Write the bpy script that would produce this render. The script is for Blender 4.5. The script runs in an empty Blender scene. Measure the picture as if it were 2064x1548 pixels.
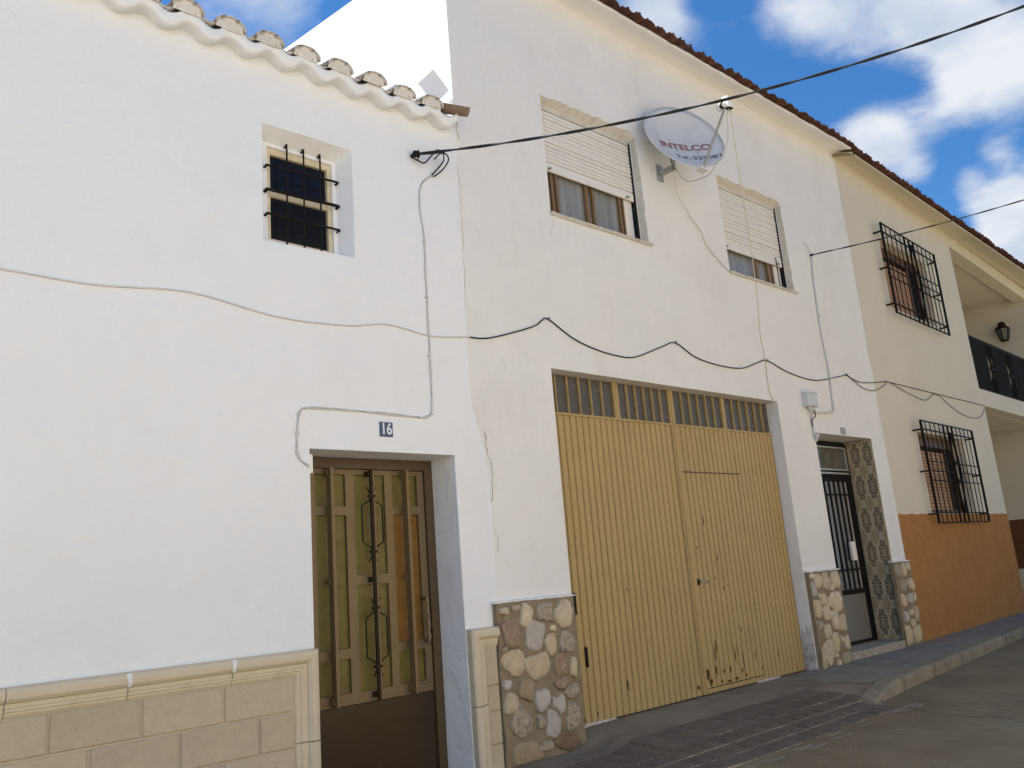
import bpy, bmesh, math, random
from mathutils import Vector, Matrix
random.seed(7)
R = math.radians
sc = bpy.context.scene
C = sc.collection

# ------------------------------------------------------------------ camera
CAM = Vector((0.0, -5.0, 1.2))
yaw, pit, rol = 0.74657274, 0.2256546, -0.07944912
f_ = Vector((math.sin(yaw)*math.cos(pit), math.cos(yaw)*math.cos(pit), math.sin(pit)))
r_ = Vector((math.cos(yaw), -math.sin(yaw), 0.0)); u_ = r_.cross(f_)
r2 = r_*math.cos(rol) + u_*math.sin(rol); u2 = -r_*math.sin(rol) + u_*math.cos(rol)
cd = bpy.data.cameras.new('camera'); cam = bpy.data.objects.new('camera', cd); C.objects.link(cam)
cd.sensor_width = 36.0; cd.lens = 36.0*1707.476/2064.0; cd.clip_start = 0.05; cd.clip_end = 3000
M = Matrix((r2, u2, -f_)).transposed().to_4x4(); M.translation = CAM; cam.matrix_world = M
sc.camera = cam

# ------------------------------------------------------------------ sun, sky, exposure
SUN = Vector((-0.22, 0.50, 1.0)).normalized()          # towards the sun
sun_el = math.asin(SUN.z); sun_az = math.atan2(SUN.x, SUN.y)
sd = bpy.data.lights.new('sun', 'SUN'); sd.energy = 5.0; sd.angle = R(0.55); sd.color = (1.0, 0.985, 0.955)
so = bpy.data.objects.new('sun', sd); C.objects.link(so); so.location = (0, 0, 30)
so.rotation_euler = SUN.to_track_quat('Z', 'Y').to_euler()

w = bpy.data.worlds.new('World'); sc.world = w; w.use_nodes = True
nt = w.node_tree; nt.nodes.clear()
def N(t, **k):
    n = nt.nodes.new(t)
    for a, b in k.items(): setattr(n, a, b)
    return n
wo = N('ShaderNodeOutputWorld'); bg = N('ShaderNodeBackground'); bg.inputs[1].default_value = 0.06
sky = N('ShaderNodeTexSky'); sky.sky_type = 'NISHITA'; sky.sun_disc = False
sky.sun_elevation = sun_el; sky.sun_rotation = sun_az; sky.altitude = 700; sky.air_density = 1.0; sky.dust_density = 0.1; sky.ozone_density = 5.0
tc = N('ShaderNodeTexCoord')
# clouds: layered noise over a dome projection, with the cloud banks seen over the street
sep = N('ShaderNodeSeparateXYZ'); nt.links.new(tc.outputs['Generated'], sep.inputs[0])
zz = N('ShaderNodeMath', operation='MAXIMUM'); zz.inputs[1].default_value = 0.03; nt.links.new(sep.outputs[2], zz.inputs[0])
za = N('ShaderNodeMath', operation='ADD'); za.inputs[1].default_value = 0.12; nt.links.new(zz.outputs[0], za.inputs[0])
dv = N('ShaderNodeVectorMath', operation='DIVIDE'); cmb = N('ShaderNodeCombineXYZ')
for i in range(3): nt.links.new(za.outputs[0], cmb.inputs[i])
nt.links.new(tc.outputs['Generated'], dv.inputs[0]); nt.links.new(cmb.outputs[0], dv.inputs[1])
nz = N('ShaderNodeTexNoise'); nz.inputs['Scale'].default_value = 3.6; nz.inputs['Detail'].default_value = 10; nz.inputs['Roughness'].default_value = 0.58; nz.inputs['Distortion'].default_value = 0.25
nt.links.new(dv.outputs[0], nz.inputs['Vector'])
def pixdir(u, v):
    d = r2*((u-1032)/1707.476) - u2*((v-774)/1707.476) + f_
    return d.normalized()
blobs = [(1780, 260, .42, -.16), (1600, 20, .05, .30), (1680, 40, .06, .34), (1790, 20, .06, .34), (1880, 55, .05, .28), (1980, 60, .06, .34), (2060, 90, .06, .34), (1930, 205, .04, .32), (2020, 190, .055, .34), (1740, 265, .035, .34), (1800, 300, .045, .38), (1850, 345, .025, .22), (2055, 430, .05, .40), (2060, 500, .05, .36), (1995, 410, .03, .26), (1345, 50, .035, .30), (1310, 5, .035, .30), (600, 15, .05, .24), (480, 10, .06, .26), (1945, 362, .018, .26), (2010, 300, .02, .16), (690, 30, .018, -.3)]
acc = nz.outputs[0]
for (u, v, rad, amp) in blobs:
    d = pixdir(u, v)
    dt = N('ShaderNodeVectorMath', operation='DISTANCE'); nt.links.new(tc.outputs['Generated'], dt.inputs[0]); dt.inputs[1].default_value = d
    mr = N('ShaderNodeMapRange'); mr.interpolation_type = 'SMOOTHSTEP'
    mr.inputs[1].default_value = rad*1.5; mr.inputs[2].default_value = 0.0; mr.inputs[3].default_value = 0.0; mr.inputs[4].default_value = amp
    nt.links.new(dt.outputs['Value'], mr.inputs[0])
    ad = N('ShaderNodeMath', operation='ADD'); nt.links.new(acc, ad.inputs[0]); nt.links.new(mr.outputs[0], ad.inputs[1]); acc = ad.outputs[0]
cr = N('ShaderNodeMapRange'); cr.interpolation_type = 'SMOOTHSTEP'; cr.inputs[1].default_value = 0.50; cr.inputs[2].default_value = 0.88
nt.links.new(acc, cr.inputs[0])
n2 = N('ShaderNodeTexNoise'); n2.inputs['Scale'].default_value = 5.5; n2.inputs['Detail'].default_value = 7; nt.links.new(dv.outputs[0], n2.inputs['Vector'])
cmx = N('ShaderNodeMix', data_type='RGBA'); cmx.inputs['A'].default_value = (3.0, 3.5, 4.3, 1); cmx.inputs['B'].default_value = (4.7, 4.85, 5.1, 1)
m2r = N('ShaderNodeMapRange'); m2r.inputs[1].default_value = .35; m2r.inputs[2].default_value = .62; nt.links.new(n2.outputs[0], m2r.inputs[0]); nt.links.new(m2r.outputs[0], cmx.inputs['Factor'])
mx = N('ShaderNodeMix', data_type='RGBA'); nt.links.new(cmx.outputs['Result'], mx.inputs['B'])
cl = N('ShaderNodeMath', operation='MULTIPLY'); cl.inputs[1].default_value = 0.95; nt.links.new(cr.outputs[0], cl.inputs[0])
hs = N('ShaderNodeHueSaturation'); hs.inputs['Saturation'].default_value = 1.22; hs.inputs['Value'].default_value = 0.90; nt.links.new(sky.outputs[0], hs.inputs['Color'])
nt.links.new(cl.outputs[0], mx.inputs['Factor']); nt.links.new(hs.outputs[0], mx.inputs['A'])
nt.links.new(mx.outputs['Result'], bg.inputs[0]); nt.links.new(bg.outputs[0], wo.inputs[0])
vs = sc.view_settings; vs.view_transform = 'Standard'; vs.look = 'None'; vs.gamma = 1.0; vs.use_curve_mapping = False
vs.exposure = 1.62
sc.render.engine = 'CYCLES'

# ------------------------------------------------------------------ materials
def mat(name, col, rough=0.8, var=0.0, vscale=3.0, bump=0.0, bscale=60.0, spec=0.3, metal=0.0, dirt=None, rnd=0.0, stretch=(1, 1, 1), coat=0.0, trowel=0.0):
    m = bpy.data.materials.new(name); m.use_nodes = True; t = m.node_tree; b = t.nodes['Principled BSDF']
    b.inputs['Base Color'].default_value = (*col, 1); b.inputs['Roughness'].default_value = rough
    b.inputs['Specular IOR Level'].default_value = spec; b.inputs['Metallic'].default_value = metal
    if coat: b.inputs['Coat Weight'].default_value = coat
    def n(ty, **k):
        x = t.nodes.new(ty)
        for a, v in k.items(): setattr(x, a, v)
        return x
    co = n('ShaderNodeTexCoord'); mp = n('ShaderNodeMapping'); mp.inputs['Scale'].default_value = stretch
    t.links.new(co.outputs['Object'], mp.inputs[0]); vec = mp.outputs[0]
    c = None
    if var or dirt or rnd:
        rgb = n('ShaderNodeRGB'); rgb.outputs[0].default_value = (*col, 1); c = rgb.outputs[0]
    if var:
        a = n('ShaderNodeTexNoise'); a.inputs['Scale'].default_value = vscale; a.inputs['Detail'].default_value = 8; a.inputs['Roughness'].default_value = 0.62
        t.links.new(vec, a.inputs['Vector'])
        mr = n('ShaderNodeMapRange'); mr.inputs[1].default_value = 0.3; mr.inputs[2].default_value = 0.7; mr.inputs[3].default_value = 1-var; mr.inputs[4].default_value = 1+var
        t.links.new(a.outputs[0], mr.inputs[0])
        mu = n('ShaderNodeVectorMath', operation='SCALE'); t.links.new(c, mu.inputs[0]); t.links.new(mr.outputs[0], mu.inputs['Scale']); c = mu.outputs[0]
    if rnd:
        oi = n('ShaderNodeObjectInfo'); mr = n('ShaderNodeMapRange'); mr.inputs[3].default_value = 1-rnd; mr.inputs[4].default_value = 1+rnd
        t.links.new(oi.outputs['Random'], mr.inputs[0])
        mu = n('ShaderNodeVectorMath', operation='SCALE'); t.links.new(c, mu.inputs[0]); t.links.new(mr.outputs[0], mu.inputs['Scale']); c = mu.outputs[0]
    for (dcol, dscale, lo, hi, amt, dst) in (dirt or []):
        a = n('ShaderNodeTexNoise'); a.inputs['Scale'].default_value = dscale; a.inputs['Detail'].default_value = 10; a.inputs['Roughness'].default_value = 0.68
        m2 = n('ShaderNodeMapping'); m2.inputs['Scale'].default_value = dst; m2.inputs['Location'].default_value = (dscale*1.7, lo*9, hi*5)
        t.links.new(co.outputs['Object'], m2.inputs[0]); t.links.new(m2.outputs[0], a.inputs['Vector'])
        mr = n('ShaderNodeMapRange'); mr.inputs[1].default_value = lo; mr.inputs[2].default_value = hi; mr.inputs[4].default_value = amt
        t.links.new(a.outputs[0], mr.inputs[0])
        mi = n('ShaderNodeMix', data_type='RGBA'); mi.inputs['B'].default_value = (*dcol, 1)
        t.links.new(mr.outputs[0], mi.inputs['Factor']); t.links.new(c, mi.inputs['A']); c = mi.outputs['Result']
    if c is not None: t.links.new(c, b.inputs['Base Color'])
    if bump:
        a = n('ShaderNodeTexNoise'); a.inputs['Scale'].default_value = bscale; a.inputs['Detail'].default_value = 6
        t.links.new(vec, a.inputs['Vector'])
        bp = n('ShaderNodeBump'); bp.inputs['Strength'].default_value = min(1, bump); bp.inputs['Distance'].default_value = 0.4/bscale
        t.links.new(a.outputs[0], bp.inputs['Height']); t.links.new(bp.outputs[0], b.inputs['Normal'])
        if trowel:
            a2 = n('ShaderNodeTexNoise'); a2.inputs['Scale'].default_value = 2.6; a2.inputs['Detail'].default_value = 3; a2.inputs['Distortion'].default_value = .6
            t.links.new(vec, a2.inputs['Vector'])
            b2 = n('ShaderNodeBump'); b2.inputs['Strength'].default_value = trowel; b2.inputs['Distance'].default_value = .045
            t.links.new(a2.outputs[0], b2.inputs['Height']); t.links.new(b2.outputs[0], bp.inputs['Normal'])
    m['nodes_color'] = 1
    return m
I3 = (1, 1, 1)
WHITE = mat('white_lime_plaster', (.79, .80, .81), .9, .02, 1.1, .40, 26, .15, trowel=.6, dirt=[((.70, .69, .66), 2.2, .56, .78, .35, I3), ((.60, .58, .54), 30, .70, .76, .35, I3)])
MIDW = mat('weathered_white_plaster', (.765, .755, .73), .92, .035, 1.6, .55, 36, .15, trowel=.55, dirt=[((.61, .58, .52), 1.3, .52, .80, .5, (1, 1, .45)), ((.66, .60, .58), 7, .60, .78, .35, I3), ((.62, .59, .53), 4.5, .60, .76, .30, (2.5, 2.5, .22)), ((.33, .31, .29), 42, .73, .78, .55, I3)])
CREAM = mat('cream_plaster', (.645, .595, .485), .9, .03, 1.5, .4, 55, .15, dirt=[((.53, .49, .38), 1.2, .54, .8, .4, (1, 1, .5))])
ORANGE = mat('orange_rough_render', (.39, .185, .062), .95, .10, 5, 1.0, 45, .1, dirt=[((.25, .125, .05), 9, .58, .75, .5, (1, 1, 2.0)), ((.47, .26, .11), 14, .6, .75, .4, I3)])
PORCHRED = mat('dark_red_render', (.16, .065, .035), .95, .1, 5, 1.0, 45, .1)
RAW = mat('raw_grey_render', (.60, .57, .50), .95, .08, 9, .8, 50, .1, dirt=[((.30, .26, .21), 18, .55, .7, .5, I3)])
STAIN = mat('damp_stained_plaster', (.58, .56, .55), .95, .08, 6, .8, 40, .1, dirt=[((.30, .27, .24), 6, .46, .62, .8, I3)])
SIDEW = mat('side_wall_white', (.82, .82, .81), .9, .02, 2, .3, 20, .15)
SOFFIT = mat('soffit_white', (.80, .80, .785), .92, .03, 2.2, .3, 40, .15, dirt=[((.60, .58, .52), 3, .56, .74, .5, (.5, 1, 1))])
CSOFF = mat('soffit_cream', (.645, .59, .47), .92, .03, 2, .3, 40, .15)
PLINTH = mat('cast_stone_block', (.50, .42, .295), .95, .09, 5, 1.0, 75, .12, rnd=.045, dirt=[((.42, .345, .235), 24, .50, .72, .6, I3), ((.26, .21, .14), 95, .62, .68, .6, I3), ((.60, .53, .41), 3, .58, .75, .5, I3)])
MOULD = mat('cast_stone_moulding', (.60, .515, .37), .85, .05, 4, .35, 60, .2, dirt=[((.43, .36, .26), 6, .52, .72, .5, I3), ((.74, .72, .68), 5, .66, .72, .5, I3)])
JOINT = mat('pale_joint_mortar', (.56, .49, .36), .95, .05, 8, .5, 80, .1)
WHITEFILL = mat('white_filler', (.76, .76, .76), .9, .03, 9, .4, 60, .1)
OLDFILL = mat('dirty_white_filler', (.50, .47, .41), .95, .12, 14, .6, 60, .1)
MORTAR = mat('ochre_mortar', (.255, .205, .135), .95, .10, 9, .9, 90, .1, dirt=[((.14, .12, .09), 22, .54, .70, .6, I3)])
STONES = [mat('stone_cream', (.56, .475, .33), .88, .14, 14, 1.0, 36, .2, rnd=.14, dirt=[((.36, .28, .18), 17, .50, .66, .7, I3), ((.20, .155, .10), 48, .58, .66, .6, I3)]),
          mat('stone_rust', (.30, .205, .135), .9, .2, 22, 1.0, 45, .2, dirt=[((.44, .37, .28), 30, .52, .66, .7, I3), ((.16, .10, .07), 26, .56, .7, .6, I3)]),
          mat('stone_lilac', (.46, .415, .365), .88, .1, 12, .9, 36, .2, rnd=.1, dirt=[((.31, .27, .225), 15, .54, .70, .6, I3), ((.17, .145, .12), 55, .62, .68, .5, I3)]),
          mat('stone_peach', (.53, .415, .28), .88, .12, 12, 1.0, 36, .2, rnd=.12, dirt=[((.37, .265, .165), 16, .52, .68, .7, I3), ((.19, .13, .085), 50, .60, .67, .6, I3)]),
          mat('stone_speckled', (.38, .32, .23), .9, .2, 30, 1.0, 45, .2, dirt=[((.15, .125, .10), 34, .50, .62, .75, I3)]),
          mat('stone_olive', (.33, .26, .16), .9, .15, 18, .8, 45, .2, dirt=[((.14, .11, .08), 28, .55, .68, .6, I3)]),
          mat('stone_yellow', (.52, .44, .27), .85, .1, 12, .6, 40, .2),
          mat('stone_dark', (.19, .13, .085), .95, .25, 20, 1.0, 45, .2, dirt=[((.34, .29, .24), 28, .56, .66, .7, I3)])]
RUST = ((.075, .032, .016), 15, .685, .715, .95, (1, 1, .55))
GARAGE = mat('ochre_painted_steel', (.43, .305, .125), .55, .05, 3, .25, 12, .35, dirt=[((.34, .23, .09), 2.2, .5, .75, .5, (1, 1, .4)), ((.10, .045, .02), 15, .725, .745, .9, (1, 1, .5))])
GARUST = mat('ochre_painted_steel_rusted', (.42, .29, .12), .6, .07, 4, .3, 12, .3, dirt=[((.30, .19, .08), 3, .45, .7, .5, (1, 1, .5)), ((.085, .035, .018), 11, .62, .645, .95, (1, 1, .42))])
GARFR = mat('ochre_frame_steel', (.42, .29, .115), .55, .08, 5, .2, 30, .35, dirt=[((.25, .14, .05), 8, .55, .7, .5, I3)])
DARKGAP = mat('dark_gap', (.012, .011, .010), .9)
GLASSF = mat('rippled_dark_glass', (.085, .078, .068), .30, .35, 30, .6, 38, .35, dirt=[((.15, .135, .11), 20, .5, .7, .5, (1, 1, 2))])
DGLASS = mat('dark_navy_glass', (.010, .011, .017), .10, spec=.22)
CREAMWOOD = mat('cream_painted_wood', (.66, .56, .38), .6, .07, 12, .3, 40, .3, dirt=[((.40, .32, .20), 20, .6, .72, .5, I3)])
WOODBR = mat('varnished_brown_wood', (.20, .125, .058), .45, .2, 9, .3, 40, .4, stretch=(6, 6, .6))
IRON = mat('black_wrought_iron', (.014, .012, .011), .75, .2, 20, .3, 60, .12)
IRONB = mat('brown_black_iron', (.030, .018, .012), .7, .2, 20, .3, 60, .15)
BRONZE = mat('bronze_painted_steel', (.170, .122, .062), .36, .05, 4, .1, 20, .45, metal=.2)
BRONZED = mat('dark_bronze_frame', (.095, .062, .030), .38, .06, 4, .1, 20, .4)
BRONZEL = mat('bronze_lower_panel', (.042, .025, .011), .30, .10, 3, .1, 12, .35)  # darker than the door steel: the dark ground's reflection is put into the colour
AMBER = mat('amber_pressed_glass', (.145, .115, .026), .30, .22, 9, .8, 70, .35)
AMBERO = mat('orange_amber_glass', (.20, .095, .016), .30, .22, 9, .8, 70, .35)
SLAT = mat('white_plastic_slat', (.74, .72, .68), .5, .04, 6, .15, 60, .4, rnd=.03)
SLOT = mat('dark_slat_gap', (.46, .44, .40), .8)  # backing toned down, so the shade between slats is in its colour
CURTAIN = mat('grey_net_curtain', (.40, .41, .42), .8, .10, 9, .2, 30, .2, stretch=(5, 1, .3))
STEELG = mat('galvanised_steel', (.36, .36, .35), .45, .1, 12, .2, 40, .4, metal=.4)
SILL = mat('chipped_stone_sill', (.56, .53, .47), .9, .12, 14, .8, 45, .15, dirt=[((.30, .26, .21), 18, .54, .68, .6, I3)])
TILER = mat('red_clay_roof_tile', (.12, .048, .032), .9, .22, 14, .8, 40, .15, rnd=.30, dirt=[((.060, .042, .036), 11, .48, .62, .8, I3)])
TILEW = mat('whitewashed_roof_tile', (.58, .55, .51), .92, .10, 12, .9, 40, .15, rnd=.1, dirt=[((.16, .13, .11), 22, .50, .60, .85, I3), ((.50, .24, .12), 7, .62, .70, .6, I3)])
PLUG = mat('whitewashed_mortar', (.66, .64, .61), .92, .08, 14, .9, 40, .15, rnd=.06, dirt=[((.30, .26, .22), 26, .56, .64, .7, I3)])
OLDTILE = mat('lichened_old_tile', (.24, .17, .12), .92, .2, 18, .8, 40, .15, dirt=[((.50, .42, .24), 20, .6, .7, .6, I3)])
PAVE = mat('cement_pavement', (.265, .225, .165), .92, .16, 2.2, .6, 60, .2, dirt=[((.145, .125, .098), 1.4, .48, .66, .7, (1.0, 1.6, 1)), ((.27, .24, .20), 5, .60, .76, .5, I3)])
FLAG = mat('grey_paving_flag', (.25, .23, .185), .9, .10, 5, .5, 70, .2, rnd=.10, dirt=[((.085, .085, .09), 2.4, .52, .70, .6, I3)])
GROUT = mat('pale_tile_base', (.34, .295, .22), .95, .12, 8, .5, 60, .15, dirt=[((.12, .10, .085), 2.0, .5, .68, .7, I3)])
BARTILE = mat('mauve_barred_tile', (.155, .122, .090), .9, .15, 7, .5, 60, .2, rnd=.12, dirt=[((.19, .17, .15), 4, .55, .72, .6, I3), ((.095, .078, .072), 1.6, .5, .66, .6, I3)])
KERB = mat('concrete_kerb', (.27, .235, .165), .92, .14, 8, .7, 60, .2, rnd=.08, dirt=[((.09, .08, .07), 4, .5, .7, .6, I3)])
CHROME = mat('worn_chrome', (.55, .54, .52), .25, metal=.9)
ALU = mat('silver_aluminium', (.45, .45, .44), .4, metal=.5)
FROST = mat('frosted_grey_glass', (.34, .34, .34), .30, .12, 6, .2, 30, .5, stretch=(1, 1, .4))
GREYPAN = mat('grey_lower_panel', (.175, .17, .155), .5, .05, 4, .1, 20, .4)
PAPER = mat('white_paper', (.78, .77, .72), .8)
TERR = mat('terrazzo_step', (.33, .28, .22), .8, .1, 8, .5, 60, .25, dirt=[((.66, .59, .47), 46, .54, .58, .85, I3), ((.13, .10, .08), 30, .60, .66, .7, I3)])
BLACKC = mat('black_cable_sheath', (.012, .012, .013), .55, .1, 20, .2, 80, .35)
GREYC = mat('grey_painted_cable', (.62, .61, .59), .7, .08, 14, .2, 60, .25)
DARKC = mat('dark_grey_cable', (.10, .095, .09), .7, .2, 9, .2, 60, .25)
TANC = mat('pale_coax', (.60, .57, .48), .6, .08, 12, .2, 60, .3)
DISHM = mat('dish_white_enamel', (.645, .645, .63), .45, .03, 5, .1, 30, .35, dirt=[((.42, .44, .46), 3, .5, .72, .5, I3)])
LNBW = mat('white_plastic', (.80, .80, .78), .4)
REDP = mat('faded_red_print', (.30, .13, .13), .7, .15, 25)
GREYP = mat('dark_grey_print', (.14, .14, .17), .7, .15, 25)
BLUEPL = mat('blue_enamel_plate', (.045, .085, .19), .35, .12, 30, .1, 40, .5)
WPRINT = mat('white_print', (.72, .74, .74), .5)
GREYPL = mat('grey_plate', (.30, .30, .31), .5, .1, 30)
BOXG = mat('grey_abs_box', (.56, .57, .58), .5, .05, 10, .1, 40, .35)
BLIND = mat('orange_wood_blind', (.42, .22, .10), .5, .12, 12, .2, 40, .3, rnd=.12)
BLINDF = mat('brown_blind_frame', (.10, .048, .026), .5, .1, 12, .2, 40, .35)
CRACKM = mat('dark_crack', (.22, .20, .18), .95, .2, 20)
LAMPG = mat('smoked_lamp_glass', (.06, .06, .055), .15, spec=.6)

# patterned ceramic tile: brown medallions on a beige ground, one tile pair per repeat
def tile_material():
    m = bpy.data.materials.new('patterned_ceramic_tile'); m.use_nodes = True; t = m.node_tree; b = t.nodes['Principled BSDF']
    b.inputs['Roughness'].default_value = .28; b.inputs['Specular IOR Level'].default_value = .5
    L = t.links.new
    def n(ty, **k):
        x = t.nodes.new(ty)
        for a, v in k.items(): setattr(x, a, v)
        return x
    def mth(op, a, bb=None, cc=None):
        x = n('ShaderNodeMath', operation=op)
        for i, q in enumerate((a, bb, cc)):
            if q is None: continue
            if isinstance(q, (int, float)): x.inputs[i].default_value = q
            else: L(q, x.inputs[i])
        return x.outputs[0]
    geo = n('ShaderNodeNewGeometry'); s = n('ShaderNodeSeparateXYZ'); L(geo.outputs['Position'], s.inputs[0])
    a = mth('DIVIDE', mth('ADD', s.outputs[1], 0.163*20 - 0.068 + .0815), 0.163)
    v = mth('DIVIDE', mth('ADD', s.outputs[2], 0.427*10 - 1.587 + .2135), 0.427)
    a = mth('MULTIPLY', mth('SUBTRACT', mth('FRACT', a), .5), 2.0); v = mth('MULTIPLY', mth('SUBTRACT', mth('FRACT', v), .5), 2.0)
    aa = mth('ABSOLUTE', a); av = mth('ABSOLUTE', v)
    # scalloped medallion radius
    ang = mth('ARCTAN2', av, aa); rad = mth('SQRT', mth('ADD', mth('POWER', mth('DIVIDE', aa, .82), 2), mth('POWER', mth('DIVIDE', av, .86), 2)))
    wob = mth('MULTIPLY', mth('COSINE', mth('MULTIPLY', ang, 8)), .10)
    d = mth('ADD', rad, wob)
    def band(x, c, wd): return mth('LESS_THAN', mth('ABSOLUTE', mth('SUBTRACT', x, c)), wd)
    dark = mth('MAXIMUM', band(d, .80, .075), band(d, .50, .085))
    dark = mth('MAXIMUM', dark, band(mth('ADD', rad, mth('MULTIPLY', mth('COSINE', mth('MULTIPLY', ang, 14)), .12)), .24, .07))
    petals = mth('MULTIPLY', mth('GREATER_THAN', mth('SINE', mth('MULTIPLY', ang, 18)), .1), mth('MULTIPLY', mth('GREATER_THAN', d, .54), mth('LESS_THAN', d, .72)))
    dark = mth('MAXIMUM', dark, petals)
    d2 = mth('ADD', mth('ABSOLUTE', mth('SUBTRACT', aa, 1.0)), mth('MULTIPLY', mth('ABSOLUTE', mth('SUBTRACT', av, 1.0)), 1.25))
    mid = mth('MULTIPLY', mth('LESS_THAN', d2, .78), mth('GREATER_THAN', mth('SINE', mth('MULTIPLY', d2, 24)), -.35))
    cz = n('ShaderNodeTexNoise'); cz.inputs['Scale'].default_value = 60; L(geo.outputs['Position'], cz.inputs['Vector'])
    m1 = n('ShaderNodeMix', data_type='RGBA'); m1.inputs['A'].default_value = (.46, .39, .27, 1); m1.inputs['B'].default_value = (.24, .17, .085, 1); L(mth('MULTIPLY', mid, .85), m1.inputs['Factor'])
    m2 = n('ShaderNodeMix', data_type='RGBA'); m2.inputs['B'].default_value = (.060, .042, .024, 1); L(m1.outputs['Result'], m2.inputs['A'])
    L(mth('MULTIPLY', dark, mth('ADD', mth('MULTIPLY', cz.outputs[0], .5), .6)), m2.inputs['Factor'])
    L(m2.outputs['Result'], b.inputs['Base Color'])
    return m
PATTERN = tile_material()

# road: worn concrete-asphalt with cracks and pale cement splashes
def road_material():
    m = mat('worn_road_surface', (.235, .180, .105), .93, .16, 1.3, 1.0, 70, .2, dirt=[((.265, .235, .150), .55, .46, .64, .85, I3), ((.15, .112, .072), .8, .5, .68, .65, (1.5, 1, 1)), ((.125, .098, .065), 5, .58, .72, .55, (1.6, .7, 1)), ((.34, .30, .22), 30, .63, .70, .6, I3), ((.095, .075, .05), 36, .62, .69, .6, I3)])
    t = m.node_tree; b = t.nodes['Principled BSDF']; L = t.links.new
    co = t.nodes.new('ShaderNodeTexCoord'); nz = t.nodes.new('ShaderNodeTexNoise'); nz.inputs['Scale'].default_value = 1.6; nz.inputs['Detail'].default_value = 6
    L(co.outputs['Object'], nz.inputs['Vector'])
    mixv = t.nodes.new('ShaderNodeMix'); mixv.data_type = 'VECTOR'; mixv.inputs['Factor'].default_value = .38
    L(co.outputs['Object'], mixv.inputs['A']); L(nz.outputs['Color'], mixv.inputs['B'])
    vo = t.nodes.new('ShaderNodeTexVoronoi'); vo.feature = 'DISTANCE_TO_EDGE'; vo.inputs['Scale'].default_value = .34; L(mixv.outputs['Result'], vo.inputs['Vector'])
    mr = t.nodes.new('ShaderNodeMapRange'); mr.inputs[1].default_value = .0; mr.inputs[2].default_value = .0045; mr.inputs[3].default_value = .62; mr.inputs[4].default_value = 0; L(vo.outputs['Distance'], mr.inputs[0])
    src = b.inputs['Base Color'].links[0].from_socket
    mi = t.nodes.new('ShaderNodeMix'); mi.data_type = 'RGBA'; mi.inputs['B'].default_value = (.07, .055, .04, 1)
    L(mr.outputs[0], mi.inputs['Factor']); L(src, mi.inputs['A']); L(mi.outputs['Result'], b.inputs['Base Color'])
    return m
ROAD = road_material()

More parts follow.
